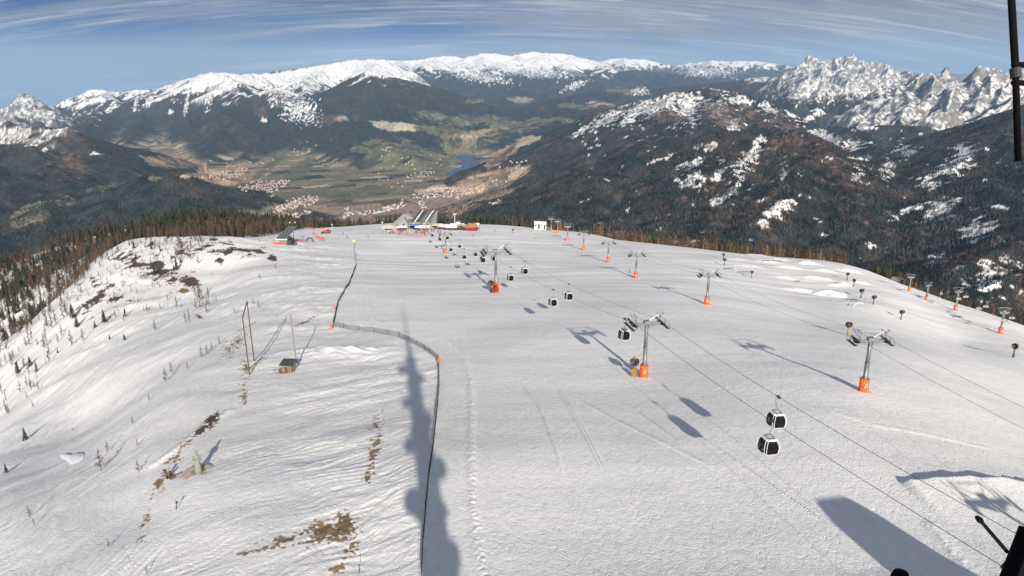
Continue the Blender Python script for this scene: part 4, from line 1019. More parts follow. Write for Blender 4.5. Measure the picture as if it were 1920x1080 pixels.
b = MB(); b.path([(-1, -.2, 0), (-1, .3, .7), (0, .1, 1.0), (0, 0, 2.7)], .05, 5); b.path([(1, -.2, 0), (1, .3, .7), (0, .1, 1.0)], .05, 5); ch = b.mesh('hanger', M_STEEL)
for i, (s, px) in enumerate(((1, 1899), (0, 1886), (1, 1850), (0, 1838), (1, 1812), (0, 1800), (1, 1778), (0, 1768))):
    q = rope_at_px(r3[s], px)
    if not q: continue
    P, rz = q
    t = thing('lift_chair', 'pale grey chair hanging from the chairlift rope in front of the dark wood', 'chairlift chair', (P.x, P.y, P.z - 2.7), rz + (math.pi if s else 0), 'chairs on the chairlift')
    for n, me in (('seat', cs), ('backrest', cb), ('hanger', ch)):
        o = bpy.data.objects.new(n, me); C.objects.link(o); o.parent = t
# ------------------------------------------------------------------ snow guns
def gun_meshes(col):
    D = {}
    b = MB(); b.tube((0, 0, -.6), (0, 0, 2.3), .17, .13, 8); b.tube((0, 0, 0), (0, 0, .9), .24, .24, 8); D['pole'] = b.mesh('pole', col)
    b = MB(); R = []
    for y, r in ((-.75, .52), (-.6, .66), (.2, .60), (.75, .72), (.78, .58), (.3, .5)):
        R.append([(r * math.cos(a), y, 3.0 + y * .25 + r * math.sin(a)) for a in [2 * math.pi * i / 14 for i in range(14)]])
    b.loft(R); D['fan_barrel'] = b.mesh('fan_barrel', M_DARK, True)
    b = MB(); b.box((0, -.1, 2.35), (.7, .5, .45)); b.tube((-.5, 0, 2.4), (-.62, 0, 3.0), .05, n=5); b.tube((.5, 0, 2.4), (.62, 0, 3.0), .05, n=5); b.box((0, 0, 2.38), (1.1, .12, .1)); D['cradle'] = b.mesh('cradle', M_DARK)
    return D
GB, GY = gun_meshes(M_DARK), gun_meshes(M_YELLOW)
GUNS = [(1589, 628, GY, 1.0, 'snow gun on a yellow post between the second lift and the chairless tower', 1), (1689, 599, GB, .95, 'black snow gun on a post with a long thin shadow, on the open slope', 0), (1637, 572, GB, .95, 'black snow gun on a post below the big white kicker', 0),
        (1614, 558, GB, 1.0, 'black snow gun on a post beside the big white kicker', 0), (1600, 538, GB, 1.0, 'black snow gun on a post behind the kicker, in the middle of the row', 0), (1588, 525, GB, 1.0, 'black snow gun on a post, farthest in the row by the kickers', 0),
        (1899, 672, GB, 1.25, 'big black snow gun on a post by the frame edge below the chairlift', 0), (1358, 498, GB, .9, 'dark snow gun at the top of the snow park, nearer one of two', 0), (1356, 488, GB, .9, 'dark snow gun at the top of the snow park, farther one of two', 0),
        (1409, 520, GB, .8, 'low dark snow gun lying on the snow park track', 0), (962, 437, GB, .8, 'dark snow gun standing alone on the distant run', 0)]
for px, py, D, s, lb, k in GUNS:
    P = W3(px, py); t = thing('snow_gun', lb, 'snow gun', P, random.uniform(-.5, .5) + 2.9, 'snow guns on the slopes'); t.scale = (s,) * 3
    for n in ('pole', 'fan_barrel', 'cradle'):
        o = bpy.data.objects.new(n, D[n]); C.objects.link(o); o.parent = t
P = T[0] + Vector((-1.7, .3, 0)); P.z = gz(P.x, P.y)
t = thing('snow_gun', 'yellow and black snow gun parked against the padding of the nearest gondola tower', 'snow gun', P, 2.6, 'snow guns on the slopes')
for n in ('pole', 'fan_barrel', 'cradle'):
    o = bpy.data.objects.new(n, GY[n]); C.objects.link(o); o.parent = t
b = MB(); b.box((0, 0, .9), (.8, .7, 1.4)); b.tube((0, 0, 3.3), (0, .5, 4.0), .3, .3, 10); o = b.build('control_box', M_YELLOW, t)
P = T[1] + Vector((-1.6, .8, 0)); P.z = gz(P.x, P.y)
t = thing('snow_gun', 'dark snow gun behind the orange base of the tall gondola tower', 'snow gun', P, 2.9, 'snow guns on the slopes'); t.scale = (1.2,) * 3
for n in ('pole', 'fan_barrel', 'cradle'):
    o = bpy.data.objects.new(n, GB[n]); C.objects.link(o); o.parent = t
# ------------------------------------------------------------------ safety netting along the run
def along(pts, step):
    out = [Vector((pts[0][0], pts[0][1], 0))]; acc = 0
    for a, b in zip(pts[:-1], pts[1:]):
        L = math.hypot(b[0] - a[0], b[1] - a[1]); k = step - acc
        while k <= L:
            out.append(Vector((a[0] + (b[0] - a[0]) * k / L, a[1] + (b[1] - a[1]) * k / L, 0))); k += step
        acc = (acc + L) % step
    return out
def net_fence(name, label, pts, h, mnet, mpost, pstep, vstep, rows, cat='fence', th=.018):
    P = along(pts, pstep)
    z = grid_z(np.array([p.x for p in P]), np.array([p.y for p in P]))
    t = thing(name, label, cat, (P[0].x, P[0].y, float(z[0]))); base = Vector(t.location)
    for p, q in zip(P, z):
        p.z = q
    if len(P) <= 100:
        b = MB(); b.tube((0, 0, -.3), (0, 0, h + .12), .035, n=5); me = b.mesh('post', mpost)
        for p in P:
            o = bpy.data.objects.new('post', me); C.objects.link(o); o.parent = t; o.location = p - base; o.rotation_euler = (random.uniform(-.05, .05), random.uniform(-.05, .05), 0)
    b = MB(); S = along(pts, vstep); zs = grid_z(np.array([p.x for p in S]), np.array([p.y for p in S]))
    sagp = [.03 * math.sin(i * .7) for i in range(len(S))]
    for p, q in zip(S, zs): p.z = q
    S = [p - base for p in S]
    for i, p in enumerate(S): b.tube(p + Vector((0, 0, .05)), p + Vector((0, 0, h - abs(sagp[i]))), th, n=3, cap=False)
    for r in range(rows + 1):
        zz = .08 + (h - .1) * r / rows
        for i in range(0, len(S) - 1): b.tube(S[i] + Vector((0, 0, zz - abs(sagp[i]))), S[i + 1] + Vector((0, 0, zz - abs(sagp[i + 1]))), th * (1.3 if r == rows else .8), n=3, cap=False)
    b.build('net', mnet, t)
    return t
net_fence('safety_net', 'dark safety netting on posts winding along the edge of the groomed run', FENCE, 1.25, M_NET, M_DARK, 5.2, .45, 7)
M_FLAG = mat('orange marker cloth', (.80, .10, .03), .7)
for px, py, s, lb in ((621, 621, 1.3, 'orange padded marker at the outer corner of the safety netting'), (824, 686, 1.3, 'orange padded marker at the inner bend of the safety netting near the mast shadow'), (628, 583, .8, 'small orange marker halfway up the far stretch of netting')):
    P = W3(px, py); b = MB(); b.tube((0, 0, -.2), (0, 0, 1.5 * s), .05, n=6); t = b.build('slope_marker', M_FLAG); t.location = P; tag(t, lb, 'marker', 'orange markers on the netting')
    b = MB(); b.box((0, 0, 1.0 * s), (.5 * s, .18, .6 * s)); b.build('panel', M_FLAG, t)
# yellow round sign at the far end of the netting
P = W3(664, 461); t = thing('piste_sign', 'yellow piste sign at the far end of the safety netting', 'sign', P, .1)
b = MB(); b.tube((0, 0, -.3), (0, 0, 2.6), .06, n=6); b.build('post', M_STEEL, t)
b = MB(); b.tube((0, -.06, 3.0), (0, .06, 3.0), .6, .6, 16); b.build('sign_panel', mat('yellow sign', (.75, .70, .10), .5), t)
# ------------------------------------------------------------------ poles, hut and statue on the side slope
def standing(px, py): return W3(px, py)
A, B = W3(468, 702), W3(477, 680)
t = thing('pole_frame', 'tall thin frame of two dark poles joined by a slanting bar above the brown earth', 'frame', A)
hA = 11.4; hB = 12.6; BB = B - A
b = MB(); b.tube((0, 0, -.5), (-.2, 0, hA), .13, .10, 8); b.build('pole', M_WOOD, t)
b = MB(); b.tube(BB + Vector((0, 0, -.5)), BB + Vector((-.2, 0, hB)), .13, .10, 8); b.build('pole', M_WOOD, t)
b = MB(); b.tube((-.2, 0, hA), BB + Vector((-.2, 0, hB)), .11, .11, 8); b.build('top_bar', M_WOOD, t)
b = MB(); b.tube((-1.0, 0, .5), BB + Vector((2.2, 0, 1.0)), .08, .08, 6); b.tube(BB + Vector((-2.5, -.5, 6.6)), BB + Vector((1.2, .2, 8.3)), .06, .06, 6); b.build('brace', M_WOOD, t)
P = W3(557, 690); t = thing('wooden_mast', 'single thin grey pole with wire stays beside the little hut', 'pole', P)
b = MB(); b.tube((0, 0, -.5), (-.35, 0, 10.9), .15, .10, 8); b.build('pole', mat('weathered grey pole', (.17, .17, .17), .7), t)
b = MB(); b.tube((-.33, 0, 10.4), (-.7, 0, 11.6), .03, n=4); b.tube((-.33, 0, 10.4), (0.0, 0, 9.2), .03, n=4); b.tube((.1, 0, .6), (.7, -.1, 1.0), .06, n=5); b.build('bracket', M_STEEL, t)
P = W3(541, 697); t = thing('small_hut', 'tiny wooden hut with dark snowy roof beside the single pole', 'hut', P, -.15)
b = MB(); b.box((0, 0, .75), (1.9, 1.5, 1.7)); b.build('wall', M_WOODL, t)
b = MB(); b.loft([[(-1.3, -1.15, 1.62), (1.3, -1.15, 1.62), (1.3, -1.15, 1.74), (-1.3, -1.15, 1.74)], [(-1.3, 1.1, 2.15), (1.3, 1.1, 2.15), (1.3, 1.1, 2.27), (-1.3, 1.1, 2.27)]]); b.build('roof', M_GREY2, t)
b = MB(); b.box((-.1, -.78, .6), (.6, .06, 1.2)); b.box((.62, -.78, .75), (.1, .05, 1.5)); b.build('door', M_WOOD, t)
b = MB(); rr = random.Random(3)
for i in range(14): b.lathe([(.05, 0), (.28 * rr.uniform(.5, 1.2), .1), (.22, .3 * rr.uniform(.6, 1.2)), (.04, .42)], 6, c=(rr.uniform(-2.0, -.4), rr.uniform(-1.6, -.8), -.2))
tag(b.build('rubble', mat('brown stones', (.17, .12, .07), .9)), 'heap of brown stones in front of the tiny hut', 'stones', None, 'stuff').location = P
P = W3(372, 884); t = thing('statue', 'pale stone statue of a standing robed figure on a round gravel base', 'statue', P, .3)
b = MB()
ring = lambda rx, ry, z, n=18, f=.0, k=0: [(rx * math.cos(a) * (1 + f * math.cos(7 * a + k)) , ry * math.sin(a) * (1 + f * math.sin(6 * a + k)), z) for a in [2 * math.pi * i / n for i in range(n)]]
b.loft([ring(.50, .46, -.1, f=.09), ring(.45, .42, .35, f=.10, k=.3), ring(.40, .35, .9, f=.08, k=.6), ring(.33, .28, 1.4, f=.06, k=.9), ring(.27, .22, 1.75, f=.03), ring(.33, .22, 2.1), ring(.31, .19, 2.32), ring(.16, .15, 2.45), ring(.11, .11, 2.55), ring(.17, .18, 2.66), ring(.19, .20, 2.82), ring(.15, .16, 2.98), ring(.05, .05, 3.06)])
for s in (-1, 1): b.tube((s * .37, 0, 2.22), (s * .43, -.15, 1.85), .11, .10, 8); b.tube((s * .43, -.15, 1.85), (s * .08, -.42, 1.95), .10, .07, 8)
b.build('figure', M_STONE, t, True)
b = MB(); b.lathe([(.5, -.3), (.95, -.3), (.95, .05), (.75, .12), (.1, .14)], 16); b.build('plinth', M_STONE, t)
b = MB(); b.lathe([(2.2, -.45), (2.1, -.02), (1.8, .03), (.3, .05)], 22, jit=.06); b.build('gravel_base', M_GRAVEL, t)
P = W3(319, 895); t = thing('wooden_marker', 'low brown wooden marker of leaning posts on the stony rib', 'wooden post', P)
b = MB(); b.box((-.45, 0, .55), (.35, .2, 1.3), tilt=('Y', -.25)); b.box((-.1, 0, .45), (.3, .2, 1.1), tilt=('Y', .3)); b.build('post', M_WOOD, t)
b = MB(); b.tube((.2, 0, .15), (1.3, .3, .55), .12, .1, 6); b.build('log', M_WOOD, t)
P = W3(330, 958); b = MB(); b.tube((0, 0, -.2), (.12, .15, .8), .06, .05, 6); b.box((.13, .15, .85), (.2, .1, .3)); tag(b.build('short_stake', M_DARK), 'short dark stake stuck in the snow below the statue', 'stake').location = P
P = W3(674, 1078); b = MB(); b.tube((0, 0, -.2), (0, 0, 1.0), .03, .03, 6); tag(b.build('thin_stake', M_DARK), 'thin stake in the snow at the bottom edge near the brown grass', 'stake').location = P
# ------------------------------------------------------------------ single trees and shrubs on the side slope
SOLO = [('spruce', 48, 826, 3.0, 'small bushy spruce on the open side slope casting a shadow'), ('spruce', 12, 886, 2.0, 'dark little spruce cut by the frame edge'),
        ('larch', 190, 884, 3.6, 'bare brown larch, the bigger of two near the heart-shaped hollow'), ('larch', 203, 852, 2.2, 'bare brown larch, the smaller of two near the heart-shaped hollow'), ('larch', 260, 886, 2.0, 'thin bare sapling beside the two brown larches'),
        ('larch', 311, 716, 3.3, 'bare larch, biggest of the pair on the smooth snow flank'), ('larch', 322, 700, 2.8, 'bare larch standing close behind the biggest of the pair on the flank'), ('larch', 352, 692, 1.9, 'low bare shrub above the pair of larches on the flank'),
        ('larch', 378, 671, 3.0, 'bare larch, first in the short row below the frame of poles'), ('larch', 388, 664, 2.6, 'bare larch, second in the short row below the frame of poles'), ('larch', 398, 658, 2.3, 'bare larch, last in the short row below the frame of poles'), ('larch', 412, 647, 2.4, 'bare larch alone above the short row'),
        ('larch', 280, 752, 1.6, 'low round shrub with a long shadow in mid flank'), ('larch', 250, 800, 1.5, 'thin pinkish sapling on the flank'), ('larch', 258, 838, 1.3, 'tiny sapling low on the flank'), ('larch', 57, 975, 1.9, 'pinkish bare bush beside the cross gully'), ('larch', 65, 990, 1.2, 'low twigs below the pinkish bare bush'),
        ('larch', 137, 810, .9, 'tiny dark bush on the open flank'), ('larch', 275, 1074, 1.0, 'dark tuft at the bottom edge of the snow'), ('larch', 205, 1030, 1.2, 'sapling standing low on the snow flank'),
        ('spruce', 196, 606, 5, 'small dark spruce below the row of larches, first of three'), ('spruce', 179, 616, 2.6, 'small dark spruce below the row of larches, lowest of three'), ('spruce', 234, 639, 2.2, 'small dark spruce on open snow'), ('spruce', 206, 638, 1.8, 'tiny dark spruce on open snow'), ('spruce', 145, 613, 5, 'dark spruce in the loose larches'), ('spruce', 137, 598, 6, 'paired dark spruces above the loose larches'),
        ('larch', 292, 623, 4, 'lone bare larch in the middle of the snow bowl'), ('larch', 485, 580, 2.2, 'dark bush, upper one near the pole frame'), ('larch', 475, 574, 2.0, 'dark bush beside the upper one near the pole frame'), ('larch', 440, 592, 2.2, 'pale bare bush left of the pole frame'), ('larch', 487, 524, 2.2, 'dark little tree standing in the snow below the ridge rocks'), ('larch', 517, 508, 2.6, 'lone bush on the ripple field below the ridge rocks'), ('larch', 135, 650, 6, 'bare larch standing free in front of the loose wood'), ('larch', 157, 642, 5, 'second bare larch standing free in front of the loose wood')]
SOLO = [(a, b_, c_, d_, e_.replace('left of', 'beside')) for a, b_, c_, d_, e_ in SOLO]
for kd, px, py, h, lb in SOLO:
    P = W3(px, py); put_tree(kd if h > 1.4 else ('spruce' if kd == 'spruce' else 'larch'), P, h, lb, 'single trees on the side slope')
# bright heart-shaped hollow in the snow
def decal_patch(name, label, px_pts, m, up=.05):
    P = [W3(*p) for p in px_pts]; c = sum(P, Vector()) / len(P); c.z = gz(c.x, c.y)
    b = MB(); n = len(P)
    ring1 = [(p.x - c.x, p.y - c.y, p.z - c.z + up * .3) for p in P]; ring2 = [((p.x - c.x) * .8, (p.y - c.y) * .8, gz(c.x + (p.x - c.x) * .8, c.y + (p.y - c.y) * .8) - c.z + up) for p in P]
    b.v = ring1 + ring2 + [(0, 0, up * 1.2)]
    for i in range(n):
        j = (i + 1) % n; b.f += [(i, j, n + j, n + i), (n + i, n + j, 2 * n)]; b.mi += [0, 0]
    o = b.build(name, m, None, True); o.location = c; return o
tag(decal_patch('snow_heart', 'heart-shaped patch of fresh bright snow trodden on the side slope', [(112,856),(118,853),(124,853),(131,857),(135,860),(139,856),(146,853),(154,854),(160,858),(158,866),(148,873),(137,877),(133,877),(125,868),(115,862)], mat('fresh snow', (.93, .93, .93), .9), .25), 'heart-shaped patch of fresh bright snow trodden on the side slope', 'snow patch')
# ------------------------------------------------------------------ things of the snow park
kick = [((1552, 554), 15, 2.6, 'big white kicker with a small dark arch at its foot'), ((1512, 495), 10, 1.8, 'white snow block with a dark round opening at the top of the snow park'), ((1582, 535), 9, 1.7, 'bright take-off ramp beside the row of snow guns')]
for (px, py), w, h, lb in kick:
    P = W3(px, py); t = thing('snow_kicker', lb, 'snow ramp', P, -.15, 'shaped snow ramps')
    b = MB(); R = []
    for y, sc_ in ((-2.2, 0.15), (-1.0, .8), (0, 1.0), (2.5, .8), (6, .1)):
        R.append([(w / 2 * u * (1.15 - .15 * sc_), y + .2 * math.cos(3 * u), h * sc_ * max(0, 1 - abs(u) ** 1.6) - .35) for u in [i / 8 - 1 for i in range(17)]])
    b.loft(R, closed=False); b.build('ramp', M_SNOWL, t, True)
    if 'dark' in lb:
        b = MB(); b.path([(-.6, -1.9, -.2), (-.5, -1.9, .9), (0, -1.9, 1.3), (.5, -1.9, .9), (.6, -1.9, -.2)], .1, 6); b.build('arch', M_DARK, t)
rl = [((1440, 493), 7, 'dark-edged snow park box with green rim near the crest'), ((1458, 494), 4, 'short rail near the crest of the snow park'), ((1395, 512), 6, 'long low rail in the snow park'), ((1366, 505), 5, 'curved rail at the start of the snow park'), ((1596, 566), 4, 'dark rail below the big white kicker'), ((1495, 530), 3, 'short dark box in the middle of the snow park')]
for (px, py), L_, lb in rl:
    P = W3(px, py); t = thing('park_rail', lb, 'rail', P, random.uniform(-.4, .4), 'rails and boxes of the snow park')
    b = MB(); b.tube((-L_ / 2, 0, .8), (L_ / 2, 0, .7), .12, n=8); b.build('rail', M_DARK, t)
    for x_ in (-L_ / 2.5, 0, L_ / 2.5):
        b = MB(); b.tube((x_, 0, -.4), (x_, 0, .75), .07, n=5); b.build('leg', M_DARK, t)
P = W3(1608, 577); b = MB(); b.path([(-1.5, 0, -.2), (-1.2, 0, 1.2), (.8, .5, 1.8), (2.0, .5, 1.2)], .12, 6); tag(b.build('white_hoop', M_WHITE), 'white bent hose lying below the big kicker', 'hose').location = P
# huts in the trees beyond the far edge
for px, py, Yd, sx, lb in ((1684, 520, 425, 7, 'dark hut with snowy roof in the trees behind the chairlift'), (1676, 505, 440, 5, 'smaller grey hut behind the dark one in the trees')):
    q = at(px, py, Yd); P = Vector((q[0], q[1], gz(q[0], q[1]))); t = thing('forest_hut', lb, 'hut', P, .4, 'huts in the trees')
    b = MB(); b.box((0, 0, 1.4), (sx, 5, 4)); b.build('wall', M_WOOD, t)
    b = MB(); b.prism([(-sx * .6, 3.2), (0, 5.0), (sx * .6, 3.2), (sx * .6, 3.0), (0, 4.75), (-sx * .6, 3.0)], -3, 3); b.build('roof', M_GREY, t)
    b = MB(); b.box((.8, -2.55, 2.0), (1.2, .1, 1.0)); b.build('window', M_GLASS, t)
# ------------------------------------------------------------------ people: one continuous skinned body per pose, low-poly, copied
def person_mesh(name, joints, bones, jacket, trousers, head=(.45, .30, .22), helmet=(.03, .03, .04)):
    me = bpy.data.meshes.new(name + '_raw'); o = bpy.data.objects.new(name + '_raw', me); C.objects.link(o)
    me.from_pydata([j[:3] for j in joints], bones, [])
    m = o.modifiers.new('s', 'SKIN'); sk = me.skin_vertices[0].data if me.skin_vertices else None
    if sk is None:
        bm = bmesh.new(); bm.from_mesh(me); bm.verts.layers.skin.verify(); bm.to_mesh(me); bm.free(); sk = me.skin_vertices[0].data
    for i, j in enumerate(joints): sk[i].radius = (j[3], j[3] if len(j) < 5 else j[4])
    sk[0].use_root = True
    m2 = o.modifiers.new('u', 'SUBSURF'); m2.levels = 1
    dg = bpy.context.evaluated_depsgraph_get(); ev = bpy.data.meshes.new_from_object(o.evaluated_get(dg))
    bpy.data.objects.remove(o); ev.name = name
    ev.materials.clear()
    for nm, c in (('jacket', jacket), ('trousers', trousers), ('face', head), ('helmet', helmet), ('boots', (.05, .05, .05))): ev.materials.append(mat(nm, c, .7))
    for p in ev.polygons:
        z = p.center[2]; r = math.hypot(p.center[0], p.center[1])
        k = 0 if z > .92 else 1
        if z > 1.50: k = 3 if (z > 1.66 or p.center[1] > .03) else 2
        if z < .22: k = 4
        p.material_index = k; p.use_smooth = True
    return ev
def pose(lean=0, armf=.2, stance=.14, knee=.0):
    J = [(0, 0, .95, .15, .12), (0, lean * .4, 1.18, .15, .11), (0, lean, 1.42, .16, .11), (0, lean * 1.15, 1.53, .06), (0, lean * 1.25, 1.66, .11)]
    Bn = [(0, 1), (1, 2), (2, 3), (3, 4)]
    for s in (-1, 1):
        k = len(J); J += [(s * .2, lean, 1.42, .07), (s * .30, lean + armf * .3, 1.16, .052), (s * .27, lean + armf, .98, .042), (s * .27, lean + armf * 1.25, .90, .045)]
        Bn += [(2, k), (k, k + 1), (k + 1, k + 2), (k + 2, k + 3)]
        k = len(J); J += [(s * .10, 0, .88, .10), (s * stance, knee, .50, .075), (s * stance, -knee * .3, .12, .055), (s * stance, .12, .05, .06)]
        Bn += [(0, k), (k, k + 1), (k + 1, k + 2), (k + 2, k + 3)]
    return J, Bn
JK = [('blue', (.05, .12, .35)), ('red', (.45, .04, .05)), ('black', (.03, .03, .035)), ('white', (.7, .7, .7)), ('green', (.08, .25, .12)), ('yellow', (.55, .42, .06))]
PM = []
for i, (cn, c) in enumerate(JK):
    J, Bn = pose(lean=[.0, .12, .05][i % 3], armf=[.08, .25, .18][i % 3], stance=[.13, .18, .15][i % 3], knee=[.02, .12, .06][i % 3])
    PM.append((cn, person_mesh('person', J, Bn, c, (.04, .04, .05) if i % 2 else (.10, .10, .13))))
b = MB(); b.box((-.13, .1, .02), (.09, 1.65, .03)); b.tube((-.13, .9, .03), (-.13, 1.02, .12), .045, .03, 5); SKM = b.mesh('ski', M_DARK)
def put_person(P, label, group, ci=None, rz=None, skis=False):
    ci = random.randrange(len(PM)) if ci is None else ci
    o = bpy.data.objects.new('person', PM[ci][1]); C.objects.link(o); o.location = P; o.rotation_euler = (0, 0, random.uniform(0, 6.28) if rz is None else rz)
    tag(o, label, 'person', group)
    if skis:
        for s in (0, .26):
            k = bpy.data.objects.new('ski', SKM); C.objects.link(k); k.parent = o; k.location = (s, 0, 0)
    return o
for px, py, ci, lb in ((643, 441, 2, 'skier in dark clothing standing nearest the yellow piste sign'), (651, 446, 2, 'skier in dark clothing just below the one nearest the yellow sign'), (635, 443, 0, 'skier on the open snow uphill of the groomer'), (929, 434, 4, 'skier in green gliding across the upper run near the tree line'),
                       (888, 443, 1, 'skier in a red jacket beside the red bar tent'), (912, 448, 3, 'skier in white jacket on the run below the bar'), (700, 437, 0, 'skier in blue approaching the netted terrace'), (1180, 512, 2, 'skier standing close to the third chairless tower'),
                       (568, 448, 2, 'skier walking beside the dark hoop'), (1005, 447, 5, 'skier in yellow jacket below the green and white hut'), (690, 446, 1, 'skier in red jacket short of the netted terrace')):
    put_person(W3(px, py), lb, 'skiers on the run', ci, None, True)
# ------------------------------------------------------------------ mountain restaurant on the crest
def O(px, py, Yd=None):
    return W3(px, py)
M_RGREY = mat('grey-green standing seam roof', (.14, .15, .148), .5, .2, .2, .6)
K = .46   # metres per photo pixel out there
base = W3(765, 431); 
def at_rest(px, back=0):
    x_ = base.x + (px - 765) * K; y_ = base.y + back
    return Vector((x_, y_, gz(x_, y_)))
t = thing('restaurant', 'big grey mountain restaurant with slanting striped roof on the crest', 'restaurant', at_rest(778, 10))
zb_ = 0
def wedge(b, x0, x1, y0, y1, zl, zr, m, z0=-2, lean=0):
    b.loft([[(x0, y0, z0), (x1, y0, z0), (x1 + lean, y0, zr), (x0 + lean, y0, zl)], [(x0, y1, z0), (x1, y1, z0), (x1 + lean, y1, zr * 1.05), (x0 + lean, y1, zl * 1.05)]], m)
b = MB(); wedge(b, -9, 12, -3, 12, 6.5, 7.0, 0); b.build('wall', mat('grey plaster', (.20, .20, .19), .9), t)
b = MB(); b.loft([[(-11, -4.2, 4.3), (9, -4.2, 4.6), (9, -4.2, 4.9), (-11, -4.2, 4.6)], [(-3, 12, 14.0), (14, 12, 15.0), (14, 12, 15.3), (-3, 12, 14.3)]]); b.build('roof', M_RGREY, t)
for x_ in (-4.0, 4.4):
    b = MB(); b.loft([[(x_, -4.3, 4.95), (x_ + 1.0, -4.3, 4.97), (x_ + 1.0, -4.3, 5.15), (x_, -4.3, 5.15)], [(x_ + 6.6, 12, 14.95), (x_ + 7.6, 12, 14.98), (x_ + 7.6, 12, 15.2), (x_ + 6.6, 12, 15.2)]]); b.build('roof_band', M_WHITE, t)
for x_, w_ in ((-5.6, 1.3), (-2.7, 3.6), (5.8, 1.6)):
    b = MB(); b.loft([[(x_, -2.0, 6.15), (x_ + w_, -2.0, 6.25), (x_ + w_, -2.0, 6.4), (x_, -2.0, 6.4)], [(x_ + 6.0, 11.6, 14.75), (x_ + 6.0 + w_, 11.6, 14.9), (x_ + 6.0 + w_, 11.6, 15.05), (x_ + 6.0, 11.6, 15.05)]]); b.build('skylight', M_GREY2, t)
b = MB(); b.loft([[(9, -4.2, -1), (14, -4.2, -1), (14, 12, -1), (12, 12, -1)], [(9.2, -4.2, 4.7), (14.4, -3.8, 5.2), (14.6, 12, 15.0), (14.0, 12, 15.0)]]); b.build('side_wall', mat('grey side cladding', (.20, .21, .21), .7), t)
t.scale = (.92, .92, .74)
for i in range(7):
    b = MB(); b.box((-7.5 + i * 2.4, -3.1, 2.2), (1.5, .2, 2.0)); b.build('window', M_GLASS, t)
b = MB(); b.box((-1, -4.5, 4.1), (22, 1.6, .35)); b.build('eaves', M_WHITE, t)
t = thing('ski_lodge', 'rounded pale lodge with a sloping curved roof beside the striped roof', 'building', at_rest(752, 16))
b = MB(); b.prism([(-7, -2), (7, -2), (9, 9.5), (6.5, 11.5), (2.5, 13.0), (0.5, 12.0), (-3, 8.0), (-7.5, 4.5)], -4, 6); b.build('wall', mat('pale render', (.22, .21, .20), .9), t)
b = MB(); b.prism([(9.2, 9.4), (6.6, 11.9), (2.4, 13.4), (.2, 12.4), (-3.3, 8.3), (-7.9, 4.7), (-7.9, 4.3), (-3.1, 7.8), (.5, 12.0), (2.5, 13.0), (6.5, 11.4), (9, 9.1)], -4.4, 6.4); b.build('roof', mat('weathered shingle roof', (.26, .23, .22), .9), t)
for i in range(3):
    b = MB(); b.box((-3.5 + i * 3.4, -4.1, 2.6), (1.6, .2, 2.0)); b.build('window', M_GLASS, t)
b = MB(); b.box((5.5, -4.1, 1.4), (1.8, .2, 3.0)); b.build('door', M_WOOD, t); t.scale = (.9, .9, .82)
t = thing('gable_annex', 'pale pointed annex with a tall narrow gable in front of the lodge', 'building', at_rest(757, 4))
b = MB(); b.prism([(-3.2, -2), (3.4, -2), (3.6, 5), (1.0, 9.8), (-2.8, 4.8)], -2, 3); b.build('wall', mat('grey boards', (.23, .24, .235), .8), t)
b = MB(); b.prism([(3.9, 4.8), (1.0, 10.3), (-3.2, 4.7), (-2.9, 4.4), (1.0, 9.8), (3.6, 4.6)], -2.4, 3.3); b.build('roof', M_GREY, t)
b = MB(); b.box((.4, -2.1, 4.2), (1.0, .2, 2.6)); b.build('window', M_GLASS, t); t.scale = (1, 1, .8)
t = thing('snow_bar', 'low pinkish igloo-like bar at the outer end of the restaurant', 'bar', at_rest(733, 8))
b = MB(); R = []
for i in range(9):
    a = math.pi * i / 8; R.append([(-5 + 10 * k / 6, -4 * math.cos(a), -1 + (5.2 - .8 * abs(k / 6 - .5) * 2) * math.sin(a)) for k in range(7)])
b.loft(R, closed=False); b.build('dome', mat('pinkish plaster', (.36, .31, .30), .9), t, True)
b = MB()
b.box((0, -4.0, .4), (5, .3, 1.8)); b.build('door', M_GLASS, t)
b = MB(); b.box((0, -4.3, 1.7), (9, 1.2, .25)); b.build('canopy', M_CANVAS, t)
for i, (px, bk, w, d_, h, m, lb) in enumerate(((789, -6, 10.5, 3.5, 2.4, M_CANVAS, 'long white canopy over the terrace in front of the striped roof'), (775, 1.5, 6.5, 3.0, 2.8, M_BLUE, 'blue canopy on the restaurant terrace'), (810, 4, 7.5, 5, 3.0, M_CREAM, 'cream coloured tent beside the grey side wall'),
      (823, 2, 9, 5, 2.6, M_CANVAS, 'broad white awning between the cream tent and the bar'), (840, 6, 10, 5, 3.2, M_CANVAS, 'white awning next to the red bar'), (866, 8, 8, 4, 3.4, M_CANVAS, 'white awning above the red bar'), (757, -4, 7, 2.5, 2.2, M_CANVAS, 'small white canopy in front of the pointed annex'), (832, -3, 8, 2.5, 2.0, M_CANVAS, 'low white canopy by the tower at the terrace'))):
    t = thing('canopy', lb, 'canopy', at_rest(px, bk), 0, 'canopies of the terrace')
    b = MB(); b.loft([[(-w / 2, -d_ / 2, h), (w / 2, -d_ / 2, h), (w / 2, -d_ / 2, h + .15), (-w / 2, -d_ / 2, h + .15)], [(-w / 2, 0, h + 1.1), (w / 2, 0, h + 1.1), (w / 2, 0, h + 1.25), (-w / 2, 0, h + 1.25)], [(-w / 2, d_ / 2, h + .2), (w / 2, d_ / 2, h + .2), (w / 2, d_ / 2, h + .35), (-w / 2, d_ / 2, h + .35)]]); b.build('cloth', m, t)
    for sx in (-1, 1):
        for sy in (-1, 1):
            b = MB(); b.tube((sx * (w / 2 - .1), sy * (d_ / 2 - .1), -.5), (sx * (w / 2 - .1), sy * (d_ / 2 - .1), h + .1), .06, n=5); b.build('leg', M_DARK, t)
    b = MB(); b.box((0, d_ * .2, .6), (w * .8, .8, 1.2)); b.build('counter', M_DARK if i % 2 else M_WOOD, t)
